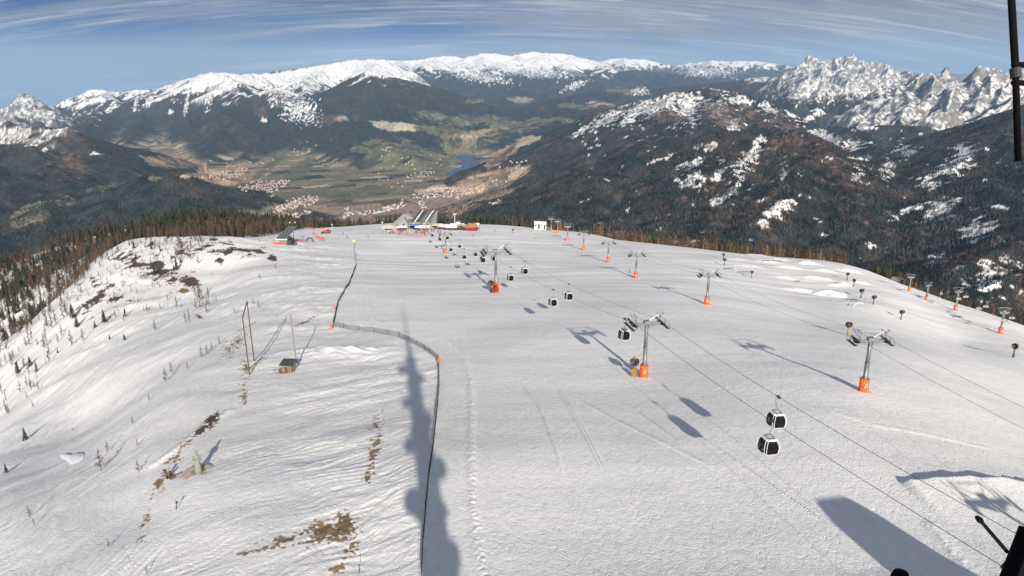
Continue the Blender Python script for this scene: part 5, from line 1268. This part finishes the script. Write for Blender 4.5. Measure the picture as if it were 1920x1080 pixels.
t = thing('bar_tent', 'dark red bar tent with an orange top at the end of the terrace', 'tent', at_rest(861, -2))
b = MB(); b.loft([[(-5, -3, 0), (5, -3, 0), (5, 3, 0), (-5, 3, 0)], [(-3.2, -2.4, 2.6), (4.8, -2.4, 2.8), (4.8, 2.8, 2.8), (-3.2, 2.8, 2.6)]]); b.build('wall', mat('dark red cloth', (.16, .012, .022), .8), t)
b = MB(); b.loft([[(-3.4, -2.6, 2.6), (5, -2.6, 2.8), (5, 3, 2.8), (-3.4, 3, 2.6)], [(-.5, -.6, 5.0), (3.6, -.6, 5.2), (3.6, 1.8, 5.2), (-.5, 1.8, 5.0)]]); b.build('roof', mat('orange cloth', (.30, .12, .045), .8), t)
t = thing('terrace_hut', 'small wooden hut with dark openings beside the red bar tent', 'hut', at_rest(847, 0))
b = MB(); b.box((0, 0, 1.2), (6.5, 4, 3.0)); b.build('wall', M_WOOD, t); b = MB(); b.prism([(-3.8, 2.6), (0, 4.2), (3.8, 2.6), (3.8, 2.4), (0, 3.9), (-3.8, 2.4)], -2.6, 2.6); b.build('roof', M_CREAM, t)
for x_ in (-1.8, .2, 2.0):
    b = MB(); b.box((x_, -2.05, 1.3), (1.0, .15, 1.2)); b.build('window', M_GLASS, t)
t = thing('sign_tower', 'thin pale pole with a small platform behind the white awnings', 'pole', at_rest(835, 14)); b = MB(); b.tube((0, 0, -1), (0, 0, 10.5), .28, .2, 6); b.build('pole', M_WHITE, t); b = MB(); b.box((0, 0, 10.6), (2.6, .6, .4)); b.build('platform', M_WHITE, t)
t = thing('roof_kiosk', 'small pale kiosk behind the white awnings next to the thin pole', 'kiosk', at_rest(840, 15)); b = MB(); b.box((0, 0, 2.2), (3.0, 3, 5.5)); b.build('wall', M_CANVAS, t); b = MB(); b.box((0, 0, 5.1), (3.6, 3.6, .3)); b.build('roof', M_GREY, t)
# flag posts & terrace netting
def glw(*p): return [tuple(W3(a, b_)[:2]) for a, b_ in p]
net_fence('red_net', 'long red safety netting below the restaurant terrace', glw((728, 436), (745, 440), (770, 442), (800, 444)), 1.6, M_PINK, M_RED, 3.0, .6, 5, th=.05)
net_fence('red_net', 'red netting along the skyline beyond the groomer', glw((574, 431), (584, 430), (594, 429)), 1.6, M_PINK, M_RED, 3.0, .7, 4, th=.05)
net_fence('red_net', 'diagonal red netting between the dark hoop and the groomer', glw((586, 439), (596, 447), (603, 452)), 1.5, M_PINK, M_RED, 3.0, .7, 4, th=.05)
net_fence('red_net', 'red netting curving over the crest behind the chairless towers', glw((1046, 420), (1065, 423), (1082, 430), (1092, 434)), 1.3, M_RED, M_RED, 3.0, .8, 4, th=.04)
net_fence('red_net', 'red netting at the foot of the small lift station', glw((552, 452), (565, 456), (574, 455)), 1.3, M_PINK, M_RED, 3.0, .7, 4, th=.05)
# crowd on the terrace
rr = random.Random(8); k = 0
CROWD = [(rr.gauss(778, 34), rr.uniform(431, 440)) for _ in range(110)]
for px, py in CROWD:
    ci = rr.choice([0, 1, 2, 2, 2, 2, 2, 3, 4]); put_person(W3(px, py), 'person in a %s jacket in the crowd on the restaurant terrace' % PM[ci][0], 'people in %s jackets on the terrace' % PM[ci][0], ci)
# ------------------------------------------------------------------ small lift station near the left of the crest
P = W3(532, 461)
t = thing('lift_station', 'small lift station with long ribbed dark roof and orange barrier', 'lift station', P, -.06)
b = MB(); b.loft([[(-4.2, 0, 3.3), (1.8, 0, 3.3), (1.8, 0, 3.8), (-4.2, 0, 3.8)], [(-2.2, 17, 7.0), (2.6, 17, 7.0), (2.6, 17, 7.4), (-2.2, 17, 7.4)]]); b.build('roof', mat('dark ribbed roof', (.09, .11, .11), .5, .2), t)
for i in range(6):
    x_ = -4.1 + i * 1.16; b = MB(); b.loft([[(x_, -.02, 3.8), (x_ + .1, -.02, 3.8), (x_ + .1, -.02, 3.92), (x_, -.02, 3.92)], [(x_ * .8 + 1.25, 17, 7.4), (x_ * .8 + 1.33, 17, 7.4), (x_ * .8 + 1.33, 17, 7.52), (x_ * .8 + 1.25, 17, 7.52)]]); b.build('rib', M_GREY, t)
b = MB(); b.box((-1.2, .6, 3.2), (6.6, 1.0, .9)); b.build('front_beam', M_WHITE, t)
b = MB(); b.box((-.3, 5, 1.4), (4.6, 8, 3.4)); b.build('wall', M_WOODL, t)
b = MB(); b.box((-3.6, -1.5, .8), (4.4, .3, 1.8)); b.build('barrier', M_ORANGE, t)
b = MB(); b.box((3.2, 3, 1.2), (2.4, 6, 3.0)); b.build('machine_room', M_DARK, t); t.scale = (.9,) * 3
P = W3(551, 450); t = thing('light_pole', 'tall dark pole with crossbars and lamps beside the small lift station', 'light pole', P); b = MB(); b.tube((0, 0, -1), (0, 0, 10.5), .2, .14, 6); b.build('pole', M_DARK, t); b = MB(); b.box((0, 0, 10.4), (3.4, .2, .2)); b.box((0, 0, 9.4), (2.6, .2, .2)); b.build('crossbar', M_DARK, t)
for x_ in (-1.5, 1.5): b = MB(); b.box((x_, -.15, 10.2), (.6, .3, .5)); b.build('lamp', M_WHITE, t)
t = thing('snow_groomer', 'red and white snow groomer parked on the crest', 'snow groomer', W3(613, 438), math.pi / 2 + .1)
b = MB(); b.prism([(-2.4, .9), (2.4, .9), (2.6, 1.3), (1.9, 2.0), (-2.4, 2.0)], -1.1, 1.1); o = b.build('body', M_RED, t); o.rotation_euler = (0, 0, math.pi / 2)
b = MB(); b.box((0, -.9, 2.4), (2.0, 1.5, 1.3)); b.build('cab', M_GLASS, t); b = MB(); b.box((0, -.9, 3.1), (2.1, 1.6, .15)); b.build('cab_roof', M_WHITE, t)
for s in (-1, 1): b = MB(); b.loft([[(s * 1.15, u, v) for u, v in ((-2.4, .25), (2.4, .25), (2.8, .7), (2.3, 1.1), (-2.3, 1.1), (-2.8, .7))], [(s * 2.1, u, v) for u, v in ((-2.4, .25), (2.4, .25), (2.8, .7), (2.3, 1.1), (-2.3, 1.1), (-2.8, .7))]]); b.build('track', M_DARK, t)
b = MB(); b.box((0, -3.5, .8), (5.0, .25, 1.3), tilt=('X', .2)); b.build('blade', M_WHITE, t); b = MB(); b.box((0, 3.3, .6), (4.6, .9, .6)); b.build('tiller', M_DARK, t)
P = W3(581, 453); b = MB(); b.path([(2.0 * math.cos(a), 0, 2.2 * math.sin(a) - .1) for a in arc(10, 0, math.pi)], .35, 8); tag(b.build('hoop_gate', M_DARK), 'dark hoop arch standing on the snow by the small lift station', 'arch').location = P
for px, py, lb in ((604, 452, 'red and white banner stand beside the dark hoop'), (603, 432, 'red flag banner beside the groomer')):
    t = thing('banner', lb, 'banner', W3(px, py)); b = MB(); b.tube((0, 0, -.2), (0, 0, 2.6), .05, n=5); b.build('pole', M_DARK, t); b = MB(); b.box((.6, 0, 1.7), (1.1, .06, 1.6)); b.build('cloth', M_RED, t)
P = W3(623, 428); b = MB(); b.tube((0, 0, -.3), (0, 0, 3.0), .1, n=6); b.box((0, 0, 3.1), (.8, .4, .7)); tag(b.build('skyline_post', M_CANVAS), 'white post with a box on the skyline beyond the groomer', 'post').location = P
P = W3(717, 421); b = MB(); b.tube((0, 0, -.3), (0, 0, 1.6), .1, n=6); b.lathe([(.1, 1.5), (.7, 1.8), (.7, 2.4), (.1, 2.8)], 8); tag(b.build('round_lamp', M_CANVAS), 'white round lamp near the outer end of the restaurant', 'lamp').location = P
# ------------------------------------------------------------------ green and white huts at the top of the chairless lift
for px, w, m, lb in ((1008, 5.0, M_CANVAS, 'white panelled hut, outer one at the top of the chairless lift'), (1019, 4.2, M_CANVAS, 'white panelled hut in the middle at the top of the chairless lift'), (1024, 4.6, M_GREEN, 'low green cabin in front of the white huts')):
    P = W3(px, 431); 
    if m is M_GREEN: P.y -= 3; P.z = gz(P.x, P.y)
    t = thing('top_station_hut', lb, 'hut', P, 0, 'huts of the top station'); h = 2.6 if m is M_GREEN else 6.0
    b = MB(); b.box((0, 2, h / 2 - .3), (w, 4, h)); b.build('wall', m, t); b = MB(); b.box((0, 2, h - .2), (w + .5, 4.5, .25)); b.build('roof', M_DARK if m is M_GREEN else M_SNOWL, t)
    b = MB(); b.box((w * .2, -.04, h * .4), (w * .3, .1, h * .6)); b.build('door', M_DARK, t)
    b = MB(); b.box((-w * .3, -.04, h * .55), (w * .18, .1, h * .2)); b.build('window', M_GLASS, t)
# ------------------------------------------------------------------ the mast that carries the camera, and brackets in view
mx_, my_ = 4.0, -4.2; mz = gz(mx_, 15) if False else -36.0
t = thing('radio_mast', 'tall radio mast whose long knobbly shadow lies down the slope', 'mast', (mx_, my_, mz))
b = MB(); b.tube((0, 0, -2), (0, 0, 18), 2.2, 1.7, 20); b.tube((0, 0, 18), (0, 0, 38), 1.4, 1.0, 18); b.tube((0, 0, 38), (0, 0, 44), .6, .35, 12); b.build('shaft', M_STEEL, t)
b = MB(); b.tube((0, 0, 44), (0, 0, 56), .25, .12, 8); b.build('antenna_spike', M_STEEL, t)
for z_ in (10, 20, 27, 33, 38): b = MB(); b.tube((0, 0, z_), (0, 0, z_ + .35), 2.5 - z_ * .035, n=20); b.build('platform', M_STEEL, t)
rr = random.Random(12)
for i, z_ in enumerate((8, 12.5, 15, 18, 21.5, 24, 26, 29, 31, 35, 36.5)):
    s = 1 if i % 2 else -1; r_ = rr.uniform(.7, 1.25); a = rr.uniform(-.5, .5); dx = s * (1.25 + r_ * .5) * math.cos(a); dy = -abs(1.2 * math.sin(a)) - .6
    b = MB(); b.tube((dx, dy - .5, z_), (dx, dy + .4, z_), r_, r_ * .85, 16); b.build('dish', M_WHITE, t)
# brackets close to the lens
def seg(px, py, dep):  # a point at a given depth
    k = dep / F; X_, U_ = (px - 960) * k, (540 - py) * k
    return Vector((X_, dep * CT + U_ * ST, -dep * ST + U_ * CT))
t = thing('antenna_pole', 'dark antenna pole with clamped crosspieces hanging into the top of the view', 'pole', seg(1908, 300, 4.6)); bb = Vector(t.location)
b = MB(); b.tube(seg(1893, -60, 4.6) - bb, seg(1904, 130, 4.6) - bb, .021, n=14); b.tube(seg(1904, 130, 4.6) - bb, seg(1909, 302, 4.6) - bb, .019, n=14); b.build('pole', M_BLACKP, t, False)
for y_ in (121, 155): b = MB(); b.tube(seg(1900, y_, 4.62) - bb, seg(2250, y_ + 14, 5.2) - bb, .018, n=10); b.build('crosspiece', M_BLACKP, t)
b = MB(); b.tube(seg(1903, 128, 4.6) - bb, seg(1905, 146, 4.6) - bb, .031, n=12); b.build('clamp', M_DARK, t)
t = thing('support_pipe', 'thick black support pipe rising at the bottom corner', 'pipe', seg(1890, 1110, 4.4)); bb = Vector(t.location)
b = MB(); b.tube(seg(1868, 1140, 4.4) - bb, seg(1925, 992, 4.5) - bb, .042, n=18); b.build('pipe', M_BLACKP, t, True)
b = MB(); b.tube(seg(1888, 1034, 4.6) - bb, seg(1838, 976, 8.5) - bb, .012, .020, 10); b.tube(seg(1838, 976, 8.5) - bb, seg(1833, 971, 8.7) - bb, .036, .03, 10); b.build('boom', M_BLACKP, t)
b = MB(); b.box(seg(1912, 1062, 4.9) - bb, (.12, .1, .16), tilt=('Y', .5)); b.path([seg(1893, 1040, 4.5) - bb, seg(1905, 1046, 4.7) - bb, seg(1935, 1030, 4.9) - bb], .008, 6); b.build('clamp', M_DARK, t)
b = MB(); b.lathe([(.001, .05), (.045, .04), (.06, 0), (.06, -.2), (.001, -.2)], 16); o = b.build('black_cap', M_BLACKP, None, True); tag(o, 'round black cap peeping over the bottom edge inside the big shadow', 'equipment cap'); o.location = seg(1688, 1083, 5.0)  # dark top of mast equipment just below the lens, not a lamp
# valley station whose shadow falls across the bottom corner
gx_, gy_ = 44.9, 37
t = thing('gondola_station', 'rounded gondola station building standing uphill beside the gondola rope', 'lift station', (gx_, gy_ - 12, gz(gx_, gy_ - 12)), .166)
b = MB(); R = []
for y_, w_, h_ in ((-14, 5.0, 9.5), (2, 5.0, 9.5), (8, 4.4, 9.0), (12, 3.2, 7.6), (14, 1.4, 5.9)):
    R.append([(w_ * math.cos(a) ** 1 , y_, -3 + (h_ + 3) * min(1, 1.25 * math.sin(a))) for a in arc(12, 0, math.pi)])
b.loft(R, closed=False); b.build('shell', M_GREY, t, False)
b = MB(); b.box((0, -14.1, 2.5), (4, .3, 6)); b.build('door', M_DARK, t)
# ------------------------------------------------------------------ villages in the valley
def far_hit(px, py):
    r = ray(px, py); Ys = np.linspace(4200, 13500, 900); X = r[0] / r[1] * Ys; Zr = r[2] / r[1] * Ys
    d = Zr - grid_z(X, Ys); i = np.where(d < 0)[0]
    if not len(i) or i[0] == 0: return None
    i = i[0]; t_ = d[i - 1] / (d[i - 1] - d[i]); return Vector((X[i - 1] + (X[i] - X[i - 1]) * t_, Ys[i - 1] + (Ys[i] - Ys[i - 1]) * t_, Zr[i - 1] + (Zr[i] - Zr[i - 1]) * t_))
HM_ = []
M_RT = [mat('red tiled roof', (.22, .10, .07), .8), mat('grey roof', (.25, .24, .23), .8), mat('pale roof', (.5, .47, .44), .8)]; M_HW = mat('house plaster', (.42, .40, .37), .9)
def house_arr(L_, W_, h_, mi):
    b = MB(); b.box((0, 0, h_ / 2 - 3), (L_, W_, h_ + 6), 0); b.prism([(-W_ / 2 - .8, h_ - .2), (0, h_ + W_ * .32), (W_ / 2 + .8, h_ - .2)], -L_ / 2 - .8, L_ / 2 + .8, 1)
    return b
HME = []
for k_, (L_, W_, h_) in enumerate(((15, 13, 8), (18, 13, 9), (14, 11, 7), (26, 16, 8), (40, 22, 8))):
    b = house_arr(L_, W_, h_, 0); b2 = MB(); b2.box((0, 0, h_ / 2 - 3), (W_, L_, h_ + 6), 0); b2.prism([(-W_ / 2 - .8, h_ - .2), (0, h_ + W_ * .32), (W_ / 2 + .8, h_ - .2)], -L_ / 2 - .8, L_ / 2 + .8, 1)
    for m_ in M_RT[:2] + [M_RT[2]]: HME.append((b2.mesh('house', [M_HW, m_])))
VIL = [([(362,336),(372,333),(402,323),(430,318),(462,314),(467,320),(445,332),(420,337),(400,333)], 95, 'upper village on the valley floor, beyond the dark rounded hill'),
       ([(448,350),(470,340),(520,338),(543,338),(540,347),(522,355),(512,372),(504,368),(500,357),(470,360),(450,358)], 120, 'middle village where the valley floor widens'),
       ([(528,384),(545,373),(575,367),(596,366),(598,378),(570,390),(545,392),(515,400),(512,396)], 75, 'long village just above the wood on the crest'),
       ([(518,411),(545,402),(575,396),(590,397),(560,409),(530,416)], 32, 'hamlet closest to the crest wood'),
       ([(772,366),(800,352),(850,350),(905,354),(905,358),(870,364),(862,374),(830,370),(790,374),(772,372)], 120, 'village below the lake'),
       ([(660,398),(700,393),(735,385),(757,374),(764,378),(755,390),(720,398),(680,404)], 60, 'village strung out behind the restaurant'),
       ([(640,392),(660,390),(668,400),(645,412)], 22, 'hamlet at the foot of the dark ridge'), ([(783,378),(797,376),(800,390),(786,392)], 14, 'few houses above the restaurant roof'),
       ([(775,325),(800,320),(818,322),(810,330),(780,332)], 12, 'farms beside the lake'), ([(715,278),(735,276),(732,284),(716,283)], 7, 'farms on the green terrace'), ([(915,378),(940,374),(940,384),(918,384)], 5, 'works halls at the forest toe'), ([(375,296),(500,290),(560,300),(500,330),(400,345)], 10, 'scattered farms of the wide valley'),
       ([(700,290),(860,290),(830,340),(700,360)], 24, 'scattered farms on the sunny terraces'), ([(880,330),(960,300),(1000,300),(940,350)], 12, 'barns on the brown fields by the lake'), ([(970,185),(1005,180),(1005,192),(975,194)], 14, 'far village at the head of the valley'), ([(560,296),(620,262),(560,260),(545,284)], 6, 'farms at the mouth of the side valley')]
hr = random.Random(4); allh = []
for poly, n, lb in VIL:
    xs_, ys_ = [p[0] for p in poly], [p[1] for p in poly]; c = 0; tries = 0
    n = int(n * 1.35)
    while c < n and tries < n * 30:
        tries += 1; px, py = hr.uniform(min(xs_), max(xs_)), hr.uniform(min(ys_), max(ys_))
        if not in_poly(np.array([px]), np.array([py]), poly)[0]: continue
        P = far_hit(px, py)
        if P is None: continue
        allh.append((P, lb)); c += 1
print('houses', len(allh))
allh.sort(key=lambda q: q[0].length)
for i, (P, lb) in enumerate(allh):
    if i < 295:
        big = 'works' in lb or hr.random() < .06
        me = HME[(hr.randrange(9) if not big else 9 + hr.randrange(6))]
        o = bpy.data.objects.new('house', me); C.objects.link(o); o.location = P; o.rotation_euler = (0, 0, hr.uniform(-.5, .5) + hr.choice([0, 1.57])); o.scale = (.95,) * 3
        tag(o, 'tiny pale house, ' + lb, 'house', 'houses, ' + lb)
b = MB(); rest_h = allh[295:]
for P, lb in rest_h:
    q = house_arr(hr.uniform(13, 19), hr.uniform(11, 15), hr.uniform(7, 10), 0); a = hr.uniform(-.5, .5) + hr.choice([0, 1.57]); M3 = Matrix.Rotation(a, 3, 'Z'); k0 = len(b.v)
    b.v += [tuple(M3 @ Vector(v) + P) for v in q.v]; b.f += [tuple(i + k0 for i in f) for f in q.f]; b.mi += q.mi
if rest_h: tag(b.build('village_houses', [M_HW, M_RT[0]]), 'the remaining small houses of the far villages', 'houses', None, 'stuff')
print('resort', time.time() - T_START)
HAZE = 1.4e-5; EXPO = 0.67
CLOUD_A = (2.85, 3.05, 3.55, 1); CLOUD_B = (4.7, 4.9, 5.4, 1); CLOUD_P = (2.2, 2.3, 2.7, 1); SKYT = (.22, .53, .88, 1)
# ------------------------------------------------------------------ air
bm = bmesh.new(); bmesh.ops.create_cube(bm, size=1)
me = bpy.data.meshes.new('haze'); bm.to_mesh(me); bm.free()
hz = bpy.data.objects.new('haze', me); C.objects.link(hz)
hz.scale = (150000, 66000, 3300); hz.location = (0, 29000, 1150 - 1650); hz['kind'] = 'stuff'
m = bpy.data.materials.new('thin mountain air'); m.use_nodes = True; nt = m.node_tree; nt.nodes.clear()
ou = nt.nodes.new('ShaderNodeOutputMaterial'); v = nt.nodes.new('ShaderNodeVolumePrincipled')
v.inputs['Color'].default_value = (.42, .68, 1, 1); v.inputs['Density'].default_value = HAZE; v.inputs['Anisotropy'].default_value = 0.0
nt.links.new(v.outputs[0], ou.inputs['Volume']); me.materials.append(m)
# ------------------------------------------------------------------ sun, sky, camera
SUN_EL, SUN_AZ = math.radians(21.8), math.radians(9.5)
sd = Vector((math.sin(SUN_AZ) * math.cos(SUN_EL), -math.cos(SUN_AZ) * math.cos(SUN_EL), math.sin(SUN_EL)))
L = bpy.data.lights.new('sun', 'SUN'); L.energy = 5.0; L.angle = math.radians(.55); L.color = (1, .915, .805)
lo = bpy.data.objects.new('sun', L); C.objects.link(lo); lo.rotation_euler = sd.to_track_quat('Z', 'Y').to_euler()
W = bpy.data.worlds.new('World'); bpy.context.scene.world = W; W.use_nodes = True
nt = W.node_tree; nt.nodes.clear(); N = nt.nodes; K = nt.links
tc = N.new('ShaderNodeTexCoord'); sep = N.new('ShaderNodeSeparateXYZ'); K.new(tc.outputs['Generated'], sep.inputs[0])
def mth(op, a, b=None, c=None):
    n = N.new('ShaderNodeMath'); n.operation = op
    for i, q in enumerate((a, b, c)):
        if q is None: continue
        if isinstance(q, (int, float)): n.inputs[i].default_value = q
        else: K.new(q, n.inputs[i])
    return n.outputs[0]
def mrange(v, a, b, c, d, smooth=True):
    n = N.new('ShaderNodeMapRange'); K.new(v, n.inputs['Value'])
    if smooth: n.interpolation_type = 'SMOOTHSTEP'
    for k, q in zip(('From Min', 'From Max', 'To Min', 'To Max'), (a, b, c, d)): n.inputs[k].default_value = q
    return n.outputs[0]
xs, ys, zs = sep.outputs
# the low band of sky in view takes its blue from higher in the sky model
zz = mth('MULTIPLY_ADD', mth('MAXIMUM', mth('ADD', zs, .05), 0.0), 4.5, .06)
cmb = N.new('ShaderNodeCombineXYZ'); K.new(xs, cmb.inputs[0]); K.new(ys, cmb.inputs[1]); K.new(zz, cmb.inputs[2])
nrm = N.new('ShaderNodeVectorMath'); nrm.operation = 'NORMALIZE'; K.new(cmb.outputs[0], nrm.inputs[0])
sky = N.new('ShaderNodeTexSky'); sky.sky_type = 'NISHITA'; sky.sun_disc = False; sky.sun_elevation = SUN_EL
sky.sun_rotation = math.radians(180 - 9.5); sky.altitude = 2275; sky.air_density = 1.0; sky.dust_density = .6; sky.ozone_density = 1.5
K.new(nrm.outputs[0], sky.inputs['Vector'])
# cloud sheet: azimuth / elevation plane, streaks bowed over the valley
azm = mth('ARCTAN2', xs, ys); ele = mth('ARCSINE', zs)
bow = mth('MULTIPLY', mth('MULTIPLY', azm, azm), .18)
bow = mth('MULTIPLY_ADD', azm, .012, bow)
e2 = mth('ADD', ele, bow)
def cloud(sx, sy, det, off, rough=.55, warp=.0, lac=2.0):
    c = N.new('ShaderNodeCombineXYZ'); K.new(mth('MULTIPLY', azm, sx), c.inputs[0]); K.new(mth('MULTIPLY', e2, sy), c.inputs[1]); c.inputs[2].default_value = off
    n = N.new('ShaderNodeTexNoise'); K.new(c.outputs[0], n.inputs['Vector']); n.inputs['Scale'].default_value = 1; n.inputs['Detail'].default_value = det; n.inputs['Roughness'].default_value = rough
    n.inputs['Distortion'].default_value = warp; n.inputs['Lacunarity'].default_value = lac
    return n.outputs['Fac']
streak = mrange(cloud(2.6, 62, 9, 3.1, .66, .9), .44, .60, 0, 1)
fine = mrange(cloud(5.0, 170, 8, 8.4, .66, .8), .42, .62, 0, 1)
band = mrange(cloud(1.4, 30, 7, 5.2, .6, .8), .42, .62, 0, 1)
veil = mrange(azm, -.28, .12, 0.06, .95)
vbrk = mrange(cloud(2.2, 36, 8, 12.7, .62, .8), .36, .58, .45, 1)
hor = mrange(ele, 0.0, .055, .85, 0)
sw = mth('MULTIPLY', streak, .62); fw = mth('MULTIPLY', fine, .40); bw = mth('MULTIPLY', band, .55)
cov = mth('MAXIMUM', mth('MAXIMUM', sw, bw), mth('MULTIPLY', veil, vbrk))
cov = mth('MAXIMUM', mth('ADD', cov, mth('MULTIPLY', fw, .5)), hor)
cov = mth('MINIMUM', cov, .92)
# small dark-bellied cumulus fragments
puffn = mrange(cloud(16, 120, 5, 21.0, .6, .5), .56, .68, 0, 1)
pm1 = mth('MULTIPLY', mrange(mth('ABSOLUTE', mth('ADD', azm, .40)), .02, .16, 1, 0), mrange(mth('ABSOLUTE', mth('SUBTRACT', e2, .056)), .002, .011, 1, 0))
pm2 = mth('MULTIPLY', mrange(mth('ABSOLUTE', mth('SUBTRACT', azm, .06)), .04, .18, 1, 0), mrange(mth('ABSOLUTE', mth('SUBTRACT', e2, .047)), .003, .012, 1, 0))
puff = mth('MULTIPLY', puffn, mth('MAXIMUM', pm1, pm2))
ccol = N.new('ShaderNodeMix'); ccol.data_type = 'RGBA'
ccol.inputs[6].default_value = CLOUD_A; ccol.inputs[7].default_value = CLOUD_B
K.new(mth('MULTIPLY', fine, streak), ccol.inputs[0])
mixn = N.new('ShaderNodeMix'); mixn.data_type = 'RGBA'; K.new(cov, mixn.inputs[0])
skm = N.new('ShaderNodeMix'); skm.data_type = 'RGBA'; skm.blend_type = 'MULTIPLY'; skm.inputs[0].default_value = 1; K.new(sky.outputs[0], skm.inputs[6]); skm.inputs[7].default_value = SKYT
K.new(skm.outputs[2], mixn.inputs[6]); K.new(ccol.outputs[2], mixn.inputs[7])
mix2 = N.new('ShaderNodeMix'); mix2.data_type = 'RGBA'; K.new(mth('MULTIPLY', puff, .8), mix2.inputs[0]); K.new(mixn.outputs[2], mix2.inputs[6]); mix2.inputs[7].default_value = CLOUD_P
bg = N.new('ShaderNodeBackground'); bg.inputs['Strength'].default_value = .07; K.new(mix2.outputs[2], bg.inputs['Color'])
wo = N.new('ShaderNodeOutputWorld'); K.new(bg.outputs[0], wo.inputs['Surface'])

cd = bpy.data.cameras.new('camera'); cam = bpy.data.objects.new('camera', cd); C.objects.link(cam)
cd.sensor_width = 36; cd.lens = F / 1920 * 36; cd.clip_start = .2; cd.clip_end = 120000
cam.rotation_euler = (math.radians(90 - 16.5), 0, 0)
sc = bpy.context.scene; sc.camera = cam
sc.view_settings.view_transform = 'Standard'; sc.view_settings.look = 'None'; sc.view_settings.gamma = 1
sc.view_settings.exposure = EXPO
sc.cycles.max_bounces = 5; sc.cycles.diffuse_bounces = 2; sc.cycles.glossy_bounces = 2; sc.cycles.volume_bounces = 1
print('total', time.time() - T_START)
